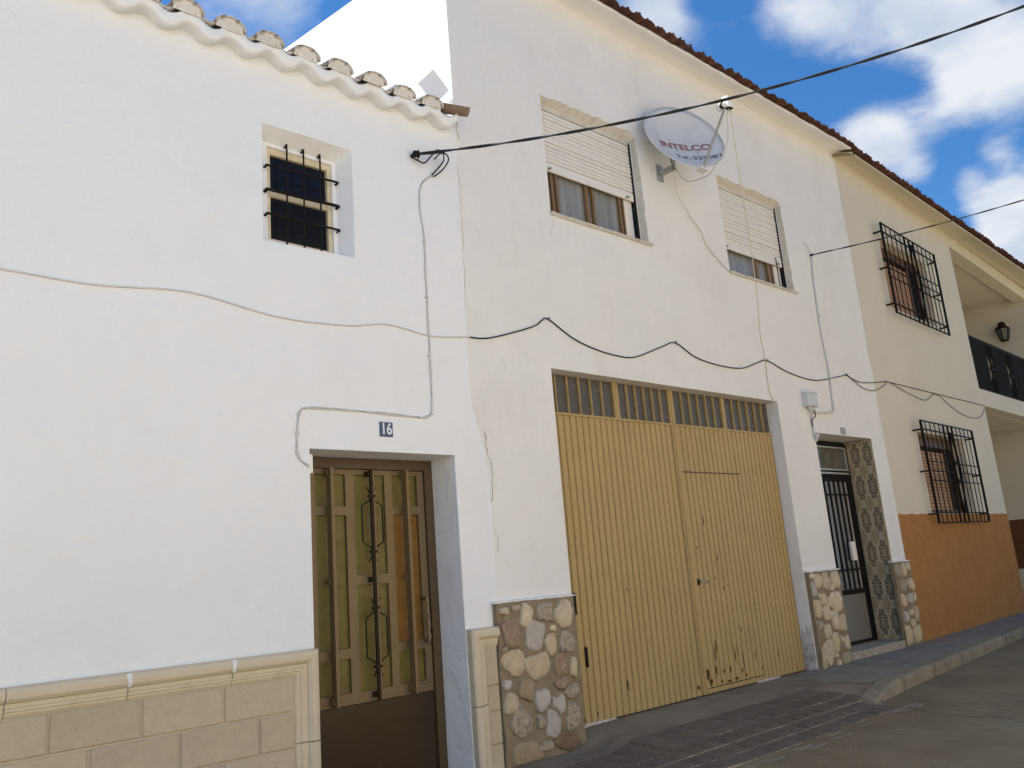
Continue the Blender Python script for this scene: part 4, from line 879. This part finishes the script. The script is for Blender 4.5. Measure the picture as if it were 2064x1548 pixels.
# barred windows
def grille(W, s0, s1, z0, z1, hz):
    off = -.11
    for s in (s0, s1):
        build(MB().bar(Q(s, off, z0), Q(s, off, z1), .030, .030, RN), 'grille_post', IRON, W)
    for z_ in (z0+.01, z1-.01, hz[0], hz[4]):
        build(MB().bar(Q(s0, off-.002, z_), Q(s1, off-.002, z_), .017, .017, RN), 'grille_rail', IRON, W)
    n = 12; sm = (s0+s1)/2; dl = (s1-s0)/n
    for z_ in hz[1:4]:
        build(MB().bar(Q(s0, off-.003, z_), Q(s0+5*dl, off-.003, z_), .014, .014, RN), 'grille_rail', IRON, W)
        build(MB().bar(Q(s0+7*dl, off-.003, z_), Q(s1, off-.003, z_), .014, .014, RN), 'grille_rail', IRON, W)
    for k in range(1, n):
        thick = k in (5, 6, 7)
        build(MB().bar(Q(s0+k*dl, off+.006, z0), Q(s0+k*dl, off+.006, z1), .024 if thick else .0115, .024 if thick else .0115, RN), 'grille_bar', IRON, W)
    # scroll ornament in the middle
    zc = hz[2]
    for sg in (-1, 1):
        pts = smoothpts([Q(sm+sg*.03, off-.02, zc+.62), Q(sm+sg*.05, off-.02, zc+.45), Q(sm+sg*.14, off-.02, zc+.22), Q(sm+sg*.16, off-.02, zc), Q(sm+sg*.14, off-.02, zc-.22), Q(sm+sg*.05, off-.02, zc-.45), Q(sm+sg*.03, off-.02, zc-.62)], 5)
        build(MB().tube(pts, .012, 5), 'grille_scroll', IRON, W, True)
        for dz in (.14, -.14):
            pts = [Q(sm+sg*(.07+.05*math.cos(t*.75)*(1-t/13)), off-.025, zc+dz+.06*math.sin(t*.75)*(1-t/13)) for t in range(12)]
            build(MB().tube(pts, .011, 5), 'grille_scroll', IRON, W, True)
    for z_ in (hz[0], hz[2], hz[4]):
        for s, sg in ((s0, -1), (s1, -1)):
            build(MB().bar(Q(s+sg*.06, off, z_-.01), Q(s+sg*.06, .0, z_-.01), .026, .022), 'grille_anchor', IRON, W)
            build(MB().bar(Q(s+sg*.06, off, z_-.01), Q(s, off, z_-.01), .026, .022), 'grille_anchor', IRON, W)
    for s in (s0+.12, sm, s1-.30):
        build(MB().bar(Q(s-.05, off-.03, z0-.005), Q(s+.05, off-.03, z0-.005), .012, .012), 'grille_foot', IRON, W)
def barred_window(w_, g, hz, label):
    W = link('window', None, RH, Q((w_[0]+w_[1])/2, .1, w_[2])); W['label'] = label
    s0, s1, z0, z1 = w_
    mb = MB(); mb.box(s0, s0+.06, .15, .22, z0, z1, X=Q).box(s1-.50, s1-.44, .15, .22, z0, z1, X=Q).box(s1-.06, s1, .15, .22, z0, z1, X=Q).box(s0+.06, s1-.06, .15, .22, z1-.16, z1, X=Q).box(s0+.06, s1-.06, .15, .22, z0, z0+.05, X=Q)
    build(mb, 'frame', BLINDF, W)
    n = int((z1-.17-z0-.06)/.05)
    mb = MB().bbox(s0+.06, s1-.50, .165, .185, 0, .044, .004, X=lambda a, b, c: Q(a, b, c)-Q(0, 0, 0)+Vector((0, 0, 0)))
    sm = mb.mesh('blind_slat', BLIND)
    for k in range(n): link('blind_slat', sm, W, Q(0, 0, z0+.055+k*.05))
    build(MB().box(s0, s1, .195, .205, z0, z1, X=Q), 'pane', DARKGAP, W)
    grille(W, *g, hz)
barred_window(WU, (1.07, 3.37, 4.585, 6.03), (5.88, 5.445, 5.305, 5.17, 4.735), 'upper barred window with orange blind')
barred_window(WLo, (1.19, 3.50, 1.495, 2.985), (2.85, 2.385, 2.25, 2.11, 1.645), 'lower barred window with orange blind')
# balcony railing
B = link('balcony_railing', None, RH, Q(7, .08, 3.88)); B['label'] = 'dark iron balcony railing with close bars'
RZ0 = lambda s: 3.865+.009*(s-4.86); RZ1 = lambda s: 4.875+.008*(s-4.86)
build(MB().bar(Q(4.85, .06, RZ1(4.85)), Q(SW, .06, RZ1(SW)), .05, .035, RN), 'top_rail', IRON, B)
build(MB().bar(Q(4.87, .06, RZ0(4.87)+.03), Q(SW, .06, RZ0(SW)+.03), .03, .03, RN), 'bottom_rail', IRON, B)
s = 4.93
while s < SW:
    gap = any(abs(s-c) < .17 for c in (6.15, 7.45, 8.75))
    if not gap: build(MB().bar(Q(s, .06, RZ0(s)+.03), Q(s, .06, RZ1(s)), .034, .026, RN), 'baluster', IRON, B)
    s += .072
for c in (6.15, 7.45, 8.75):
    for sg in (-1, 0, 1):
        zc = (RZ0(c)+RZ1(c))/2
        pts = smoothpts([Q(c+sg*.10, .06, RZ1(c)), Q(c+sg*.09, .06, zc+.25), Q(c+sg*.03, .05, zc+.10), Q(c+sg*.10, .05, zc), Q(c+sg*.03, .05, zc-.10), Q(c+sg*.10, .06, zc-.25), Q(c+sg*.11, .06, RZ0(c)+.03)], 5)
        build(MB().tube(pts, .014, 5), 'baluster', IRON, B, True)
    build(MB().bar(Q(c-.12, .045, zc), Q(c+.12, .045, zc), .05, .03, RN), 'collar', IRON, B)

# ================================================================== SEPARATE THINGS
# house number plate
def text_mesh(txt, size, ext=.001, bold=0.0):
    cu = bpy.data.curves.new('t', 'FONT'); cu.body = txt; cu.size = size; cu.extrude = ext; cu.offset = bold; cu.align_x = 'CENTER'; cu.align_y = 'CENTER'; cu.resolution_u = 4
    o = bpy.data.objects.new('t', cu); C.objects.link(o); dg = bpy.context.evaluated_depsgraph_get()
    me = bpy.data.meshes.new_from_object(o.evaluated_get(dg)); bpy.data.objects.remove(o); return me
NP = empty('house_number_plate', (3.364, -.006, 2.307), 'small blue house number plate reading 16 above the bronze door', 'number plate')
build(MB().bbox(3.309, 3.419, -.012, -.0045, 2.254, 2.360, .002), 'plate', BLUEPL, NP)
for ch, dx in (('1', -.024), ('6', .024)):
    me = text_mesh(ch, .115, .0006, .0022); me.materials.append(WPRINT)
    o = link('digit', me, NP, (3.364+dx, -.0128, 2.307), (R(90), 0, 0)); o.scale = (.82, 1.0, 1)
NP2 = empty('small_number_plate', (10.22, -.004, 2.69), 'small plain grey number plate above the tiled doorway', 'number plate')
build(MB().bbox(10.165, 10.285, -.009, -.0005, 2.645, 2.735, .002), 'plate', GREYPL, NP2)
build(MB().box(10.20, 10.212, -.0105, -.0092, 2.665, 2.715), 'print_stroke', mat('worn_print', (.40, .40, .41), .6), NP2)
# junction box
JB = empty('junction_box', (9.435, -.04, 3.02), 'grey electric junction box on the wall by the tiled doorway', 'junction box')
build(MB().bbox(9.325, 9.555, -.085, -.0005, 2.935, 3.10, .012), 'box', BOXG, JB)
build(MB().bbox(9.315, 9.565, -.093, -.0855, 3.085, 3.108, .003), 'lid_lip', BOXG, JB)
for xx in (9.40, 9.45, 9.50): build(MB().tube([(xx, -.045, 2.936), (xx, -.045, 2.905), (xx, -.045, 2.89)], [.016, .018, .012], 8), 'gland', BOXG, JB, True)
# wires
def wire(pts, r, m, name, label, cat='cable', smooth=True, n=6, extra=None):
    P = smoothpts(pts, 7) if smooth else pts
    o = build(MB().tube(P, r, 6), name, m, None, True); tag(o, label, cat); return o
def wall_pts(l, y=-.012): return [(a, y, b) for a, b in l]
# long telephone cable along both houses
T = empty('telephone_cable', (4.5, -.01, 3.1), 'long thin cable sagging along all three facades at mid height', 'cable')
lp = [(-1.5, 3.10), (.40, 3.05), (.919, 3.048), (1.397, 3.043), (1.945, 3.093), (2.546, 3.022), (3.079, 3.040), (3.418, 3.097), (3.815, 3.063), (4.197, 3.105)]
build(MB().tube(smoothpts(wall_pts(lp), 6), .0056, 6), 'painted_length', GREYC, T, True)
mp = [(4.197, 3.105), (4.42, 3.13), (4.899, 3.291), (5.03, 3.37), (5.114, 3.392), (5.40, 3.26), (5.702, 3.191), (6.0, 3.165), (6.265, 3.187), (6.70, 3.345), (6.930, 3.413), (7.25, 3.30), (7.680, 3.258), (8.1, 3.275), (8.45, 3.38), (8.654, 3.425), (9.1, 3.33), (9.688, 3.294), (10.25, 3.39), (10.55, 3.45)]
build(MB().tube(smoothpts(wall_pts(mp), 6), .0062, 6), 'black_length', BLACKC, T, True)
rp = [(10.55, -.012, 3.45), (10.9, -.014, 3.39), (11.30, -.015, 3.42)] + [tuple(Q(s, -.014, z)) for s, z in ((.33, 3.475), (.55, 3.49), (2.43, 3.515), (3.9, 3.535), (4.93, 3.55))]
build(MB().tube(smoothpts(rp, 6), .006, 6), 'grey_length', DARKC, T, True)
rp = [(10.55, -.02, 3.46), (10.95, -.016, 3.32), (11.30, -.015, 3.31)] + [tuple(Q(s, -.016, z)) for s, z in ((.33, 3.43), (.52, 3.49), (1.2, 3.40), (1.9, 3.36), (2.43, 3.51), (3.2, 3.33), (3.85, 3.26), (4.5, 3.30), (4.9, 3.50))]
build(MB().tube(smoothpts(rp, 6), .005, 5), 'slack_length', DARKC, T, True)
for (a, b) in ((5.114, 3.392), (6.93, 3.413), (8.654, 3.425), (10.55, 3.455)):
    build(MB().tube([(a+.011*math.cos(t*.8), -.018, b+.010+.011*math.sin(t*.8)) for t in range(9)], .003, 5), 'clip', DARKC, T, True)
# overhead twisted power lines
def twisted(name, label, A, B, sag, r, hook):
    E_ = empty(name, A, label, 'cable'); A = Vector(A); B = Vector(B); n = 220
    ctr = [A+(B-A)*(i/n)-Vector((0, 0, sag*4*(i/n)*(1-i/n))) for i in range(n+1)]
    for k in range(2):
        pts = []
        for i, p in enumerate(ctr):
            a = i*.42+k*math.pi; t = (B-A).normalized(); nx_ = t.cross(Vector((0,0,1))).normalized(); nz_ = nx_.cross(t)
            pts.append(p+(nx_*math.cos(a)+nz_*math.sin(a))*r*.85)
        build(MB().tube(pts, r, 6), 'strand', BLACKC, E_, True)
    return E_
H1 = (3.735, -.06, 4.553)
E1 = twisted('power_line', 'thick twisted black power line running from the low white house up across the sky', H1, (11.2, -8.6, 8.21), 1.0, .0068, True)
build(MB().tube([(3.73, -.004, 4.553), (3.73, -.05, 4.553), (3.75, -.075, 4.553)], [.018, .022, .03], 8), 'wall_hook', IRON, E1, True)
build(MB().tube([(3.735+.028*math.cos(t*.7), -.04-.012*math.sin(t*.35), 4.545+.04*math.sin(t*.7)) for t in range(10)], .006, 6), 'wire_loop', BLACKC, E1, True)
for pts in ([(3.74, -.06, 4.50), (3.80, -.07, 4.49), (3.86, -.09, 4.56), (3.91, -.10, 4.62), (3.97, -.10, 4.62), (3.99, -.08, 4.56), (3.94, -.05, 4.48), (3.90, -.03, 4.43)], [(3.78, -.07, 4.56), (3.87, -.11, 4.575), (3.95, -.13, 4.60), (4.02, -.11, 4.57), (3.99, -.07, 4.49), (3.92, -.03, 4.42)], [(3.88, -.1, 4.53), (3.93, -.11, 4.59), (3.97, -.12, 4.605)]):
    build(MB().tube(smoothpts(pts, 6), .0065, 6), 'wire_loop', BLACKC, E1, True)
E2 = twisted('power_line', 'thinner black line crossing in front of the upper barred window', (10.135, -.05, 5.03), (13.9, -8.6, 6.75), .42, .0050, True)
build(MB().tube([(10.135, -.001, 5.03), (10.135, -.05, 5.03)], .016, 8), 'wall_hook', IRON, E2, True)
build(MB().tube([(10.0, -.02, 5.19), (10.06, -.03, 5.12), (10.11, -.03, 5.05), (10.135, -.05, 5.03)], .006, 5), 'wire_loop', GREYC, E2, True)
# painted twin wire down to the bronze door
WD = empty('door_supply_wire', (3.78, -.01, 3.4), 'white painted twin wire clipped down the wall to the bronze door', 'cable')
dl = [(3.93, 4.44), (3.90, 4.42), (3.824, 4.36), (3.785, 4.28), (3.777, 4.15), (3.785, 4.0), (3.80, 3.84), (3.797, 3.6), (3.789, 3.372), (3.792, 3.1), (3.789, 2.8), (3.780, 2.52), (3.772, 2.455), (3.73, 2.425), (3.66, 2.414), (3.382, 2.421), (3.055, 2.424), (2.76, 2.418), (2.70, 2.40), (2.672, 2.35), (2.664, 2.2), (2.663, 2.104), (2.70, 2.05), (2.752, 2.022)]
for k in range(2):
    pts = [(a+.006*(1 if k else -1)*math.sin(i*2.3+k), -.012, b+.008*(1 if k else -1)*math.cos(i*1.9)) for i, (a, b) in enumerate(dl)]
    build(MB().tube(smoothpts(pts, 6), .0048, 5), 'wire', GREYC, WD, True)
for (a, b) in ((3.80, 3.84), (3.789, 3.372), (3.78, 2.9), (3.772, 2.45), (3.66, 2.414), (3.382, 2.421), (3.10, 2.424), (2.74, 2.414), (2.68, 2.37), (2.664, 2.24), (2.663, 2.11)):
    build(MB().box(a-.012, a+.012, -.021, -.0045, b-.007, b+.007), 'clip', GREYC, WD)
build(MB().box(2.756, 2.79, .02, .05, 1.985, 2.11), 'connector', LNBW, WD)
# conduit to the tiled doorway
CW = empty('doorway_conduit', (10.08, -.01, 3.5), 'grey conduit running from the roof line hook down to the junction box', 'cable')
cp = [(10.135, -.04, 5.02), (10.128, -.016, 4.95), (10.085, -.014, 4.6), (10.062, -.014, 4.10), (10.075, -.014, 3.75), (10.092, -.014, 3.476), (10.075, -.014, 3.2), (10.05, -.014, 2.96), (10.02, -.014, 2.925), (9.95, -.014, 2.905), (9.70, -.014, 2.885), (9.55, -.02, 2.878), (9.50, -.04, 2.89)]
build(MB().tube(smoothpts(cp, 5), .011, 6), 'conduit', GREYC, CW, True)
for z_ in (4.75, 4.2, 3.75, 3.25, 3.0): build(MB().box(10.055+.02*(z_-3)-.01, 10.055+.02*(z_-3)+.03, -.027, -.0005, z_-.008, z_+.008), 'clip', GREYC, CW)
cp = [(9.44, -.045, 2.89), (9.45, -.03, 2.83), (9.475, -.016, 2.77), (9.468, -.014, 2.70), (9.46, -.016, 2.62), (9.47, -.03, 2.56), (9.49, -.03, 2.53), (9.52, .02, 2.53), (9.56, .12, 2.56)]
build(MB().tube(smoothpts(cp, 5), .010, 6), 'conduit', GREYC, CW, True)
cp = [(9.50, -.045, 2.89), (9.52, -.04, 2.84), (9.49, -.03, 2.80), (9.45, -.02, 2.78), (9.46, -.016, 2.70)]
build(MB().tube(smoothpts(cp, 5), .007, 6), 'wire', DARKC, CW, True)
mb = MB().tube([(9.478, -.02, 2.585), (9.482, -.05, 2.58), (9.484, -.06, 2.575)], [.03, .034, .02], 9); build(mb, 'round_box', BOXG, CW, True)

# satellite dish
az, el, DR = -.431, .383, .449; DC = Vector((7.075, -.35, 5.632))
dn = Vector((math.sin(az)*math.cos(el), -math.cos(az)*math.cos(el), math.sin(el))); dr = Vector((math.cos(az), math.sin(az), 0)); du = dr.cross(dn)*-1
if du.z < 0: du = -du
SD = empty('satellite_dish', (7.04, 0, 5.34), 'large white satellite dish lettered INTELCO between the two shuttered windows', 'satellite dish')
DEP = .10
def dishp(a, b, off=0.0): # a right, b up in dish plane units of metres
    rr = (a/DR)**2+(b/(DR*1.08))**2
    return DC + dr*a + du*b - dn*(DEP*(1-rr)) + dn*off
mb = MB(); nr, na = 9, 40; vs = [dishp(0, 0)]; fs = []
for i in range(1, nr+1):
    for k in range(na):
        t = 2*math.pi*k/na; q = i/nr; vs.append(dishp(DR*q*math.cos(t), DR*1.08*q*math.sin(t)))
fs = [(0, 1+k, 1+(k+1) % na) for k in range(na)] + [(1+(i-1)*na+k, 1+i*na+k, 1+i*na+(k+1) % na, 1+(i-1)*na+(k+1) % na) for i in range(1, nr) for k in range(na)]
m0 = len(vs); vs2 = [p - dn*.008 for p in vs]; fs2 = [tuple(q+m0 for q in f[::-1]) for f in fs]
rim = [(1+(nr-1)*na+k, m0+1+(nr-1)*na+k, m0+1+(nr-1)*na+(k+1) % na, 1+(nr-1)*na+(k+1) % na) for k in range(na)]
mb.add(vs+vs2, fs+fs2+rim); dish = build(mb, 'reflector', DISHM, SD, True)
build(MB().tube([dishp(DR*1.005*math.cos(2*math.pi*k/48), DR*1.085*math.sin(2*math.pi*k/48)) for k in range(49)], .006, 6), 'rim', DISHM, SD, True)
def dish_text(txt, size, a0, b0, width, m, bold, height=None):
    me = text_mesh(txt, size, 0.0, bold); xs = [v.co.x for v in me.vertices]; wd = max(xs)-min(xs); cxm = (max(xs)+min(xs))/2; ys = [v.co.y for v in me.vertices]; ht = max(ys)-min(ys); cym = (max(ys)+min(ys))/2
    for v in me.vertices:
        a = a0+(v.co.x-cxm)*width/wd; b = b0+(v.co.y-cym)*(height/ht if height else width/wd)
        p = dishp(a, b, .0025); v.co = p - Vector((7.04, 0, 5.34))
    me.materials.append(m); return link('lettering', me, SD)
dish_text('INTELCO', .13, .020, -.070, .60, REDP, .0045, .105)
dish_text('Tel.-233087', .10, .110, -.262, .53, GREYP, .002, .072)
for (a, b) in ((-.13, .03), (.10, .03), (-.10, -.16), (.14, -.16)):
    build(MB().tube([dishp(a, b, .001), dishp(a, b, .006)], .006, 6), 'bolt', GREYP, SD)
LNB = Vector((6.765, -1.045, 5.545)); foot = dishp(.045, -DR*1.08-.030, -.015)
build(MB().bar(foot, LNB-Vector((0, 0, .05)), .018, .024), 'feed_arm', ALU, SD)
build(MB().box(foot.x-.07, foot.x+.05, foot.y-.03, foot.y+.05, foot.z-.018, foot.z+.018), 'arm_clamp', DISHM, SD)
fd = (DC-LNB).normalized()
build(MB().tube([LNB+fd*.085, LNB+fd*.078, LNB+fd*.05, LNB+fd*.045, LNB-fd*.02], [.028, .040, .040, .022, .022], 10), 'feed_horn', LNBW, SD, True)
build(MB().box(-.026, .026, -.034, .034, -.03, .085, X=lambda a, b, c: LNB+Vector((.03, -.02, .0))+Vector((a+b*.2, b-a*.2, c+b*.25))), 'converter', LNBW, SD)
build(MB().tube([LNB+fd*.03, LNB+fd*.005], .034, 10), 'clamp', IRON, SD, True)
build(MB().box(LNB.x+.02, LNB.x+.075, LNB.y-.05, LNB.y+.0, LNB.z-.045, LNB.z-.031), 'port_block', IRON, SD)
# wall bracket
build(MB().box(6.985, 7.085, -.012, -.0005, 5.24, 5.43), 'wall_plate', STEELG, SD)
bk = DC - dn*.16
build(MB().bar((7.035, -.01, 5.33), (7.10, -.165, 5.365), .05, .05, Vector((1, 0, 0))), 'bracket_arm', STEELG, SD)
build(MB().tube([Vector((7.10, -.15, 5.33)), Vector((7.11, -.145, 5.50)), Vector((7.12, -.14, 5.72))], .022, 8), 'mast', STEELG, SD, True)
build(MB().box(7.06, 7.17, -.215, -.13, 5.54, 5.63), 'back_clamp', STEELG, SD)
# coax cables
wire([LNB+Vector((.04, -.02, -.045)), (6.786, -1.05, 5.42), (6.775, -1.05, 5.326), (6.755, -1.04, 5.175), (6.705, -1.0, 5.031), (6.698, -.9, 4.942), (6.783, -.75, 4.925), (6.884, -.5, 4.995), (6.96, -.35, 5.10), (7.073, -.2, 5.301), (7.09, -.17, 5.36)], .0055, TANC, 'coax_loop', 'short pale coax looping from the dish feed back to its bracket', 'cable')
wire([LNB+Vector((.065, -.03, -.045)), (6.86, -1.05, 5.44), (6.973, -.98, 5.217), (7.119, -.9, 4.998), (7.26, -.82, 4.825), (7.426, -.72, 4.659), (7.612, -.62, 4.49), (7.949, -.42, 4.176), (8.161, -.28, 3.911), (8.395, -.12, 3.642), (8.60, -.02, 3.44), (8.60, -.012, 3.25), (8.61, -.010, 3.05), (8.66, -.006, 2.96), (8.70, .05, 2.88), (8.715, .10, 2.72), (8.70, .125, 2.60)], .0052, TANC, 'coax_drop', 'long pale coax hanging from the dish past the right shutter to the garage', 'cable')
wire([(7.09, -.18, 5.36), (7.03, -.19, 5.27), (7.054, -.17, 5.181), (7.179, -.1, 5.088), (7.34, -.06, 5.011), (7.495, -.03, 4.914), (7.649, -.015, 4.808), (7.74, -.012, 4.652), (7.905, -.012, 4.537), (8.099, -.014, 4.428), (8.22, -.03, 4.437)], .0052, TANC, 'coax_branch', 'thin coax running from the dish bracket to the right window sill', 'cable')
wire([(7.03, -.16, 5.50), (6.985, -.20, 5.40), (7.01, -.21, 5.30), (7.09, -.18, 5.33)], .005, DARKC, 'coax_tail', 'small dark coil of cable on the dish bracket', 'cable')

# porch lantern
LS = SW-.005; LP = Q(LS, .55, 5.83)
LN = empty('wall_lantern', LP, 'black wall lantern on the cream wall above the balcony railing', 'lantern')
def LQ(a, b, c): return LP - RDIR*a + (-RN)*b + Vector((0, 0, c))
build(MB().box(0, .02, -.05, .05, -.12, .12, X=LQ), 'back_plate', IRON, LN)
build(MB().tube([LQ(.01, 0, .05), LQ(.10, 0, .16), LQ(.20, 0, .20)], .014, 6), 'arm', IRON, LN, True)
def frustum(mb, r0, z0, r1, z1, n=6):
    vs = [LQ(.20+r0*math.cos(2*math.pi*k/n), r0*math.sin(2*math.pi*k/n), z0) for k in range(n)]+[LQ(.20+r1*math.cos(2*math.pi*k/n), r1*math.sin(2*math.pi*k/n), z1) for k in range(n)]
    return mb.add(vs, [(k, (k+1) % n, n+(k+1) % n, n+k) for k in range(n)]+[tuple(range(n)), tuple(range(n, 2*n))])
build(frustum(MB(), .085, -.20, .145, .06), 'glass', LAMPG, LN)
mb = frustum(MB(), .175, .055, .075, .15); frustum(mb, .075, .15, .085, .19); frustum(mb, .085, .19, .03, .23); build(mb, 'cap', IRON, LN)
mb = frustum(MB(), .09, -.225, .095, -.195); build(mb, 'base', IRON, LN)
for k in range(6):
    t = 2*math.pi*k/6; build(MB().bar(LQ(.20+.088*math.cos(t), .088*math.sin(t), -.2), LQ(.20+.148*math.cos(t), .148*math.sin(t), .06), .014, .014), 'glazing_bar', IRON, LN)

# mortar slab leaning on the low roof against the sunlit side wall
MS = build(MB().box(-.11, .11, -.04, .04, -.13, .13, X=lambda a, b, c: Vector((4.02, .06, 5.30))+Vector((a*.75+c*.66, b, -a*.66+c*.75))), 'mortar_slab', WHITE, None, at=(4.02, .06, 5.18))
tag(MS, 'pale mortar slab standing tilted on the roof edge against the bright side wall', 'slab')

# ================================================================== HOUSES ACROSS THE STREET (unseen, added to bounce sun onto the shaded walls)
def added_facing_house(x0, x1, h, wallm, label, seed, dado=None):
    rn = random.Random(seed); y = -8.62; H = empty('added_facing_house', ((x0+x1)/2, y, ROADZ), label, 'house', 'unseen houses added for bounce light')
    n = max(2, int((x1-x0)/2.6)); wd = (x1-x0)/n; holes = []; dk = rn.randrange(n)
    for k in range(n):
        c = x0+(k+.5)*wd
        if h > 5.5: holes.append([(c-.5, 3.9), (c+.5, 3.9), (c+.5, 5.1), (c-.5, 5.1)])
        holes.append([(c-.55, 0), (c+.55, 0), (c+.55, 2.2), (c-.55, 2.2)] if k == dk else [(c-.5, 1.1), (c+.5, 1.1), (c+.5, 2.3), (c-.5, 2.3)])
    mb = wall_mesh([(x0, -.15), (x1, -.15), (x1, h), (x0, h)], holes, lambda a, b, d: Vector((a, y-d, b)), reveals=[(None, .18, 0)]*len(holes), outer_depth=6.0)
    mb.box(x0, x1, y-6.2, y-6.0, -.15, h); build(mb, 'wall', wallm, H)
    for ho in holes:
        (a, b), (c, d) = ho[0], ho[2]
        if b == 0:
            build(MB().box(a, c, y-.17, y-.12, -.1, d), 'door', WOODBR, H)
        else:
            W = build(MB().box(a, a+.06, y-.17, y-.12, b, d).box(c-.06, c, y-.17, y-.12, b, d).box(a+.06, c-.06, y-.17, y-.12, d-.06, d).box(a+.06, c-.06, y-.17, y-.12, b, b+.06), 'window', CREAMWOOD, H)
            build(MB().box(a+.06, c-.06, y-.16, y-.15, b+.06, d-.06), 'pane', DGLASS, W)
    mb = MB(); e = .3
    mb.add([(x0, y+e, h-.06), (x1, y+e, h-.06), (x1, y-3, h+.9), (x0, y-3, h+.9), (x0, y-6.4, h-.06), (x1, y-6.4, h-.06), (x0, y+e, h+.02), (x1, y+e, h+.02), (x1, y-3, h+1), (x0, y-3, h+1), (x0, y-6.4, h+.02), (x1, y-6.4, h+.02)],
           [(0,1,2,3), (3,2,5,4), (6,7,8,9), (9,8,11,10), (0,1,7,6), (4,5,11,10), (0,3,9,6), (3,4,10,9), (1,2,8,7), (2,5,11,8)])
    build(mb, 'roof', TILER, H)
added_facing_house(-12.0, -3.0, 6.2, WHITE, 'unseen white house added for bounce light, facing the low white house', 1)
added_facing_house(-2.98, 6.0, 6.6, SIDEW, 'unseen bright white house added behind the viewer for bounce light', 2)
added_facing_house(6.02, 14.0, 8.4, mat('ochre_stone_wall', (.46, .36, .23), .92, .1, 3, .6, 30), 'unseen tall ochre house, added, where the thick power line ends', 3)  # ochre wall chosen to weaken the added bounce light towards the right
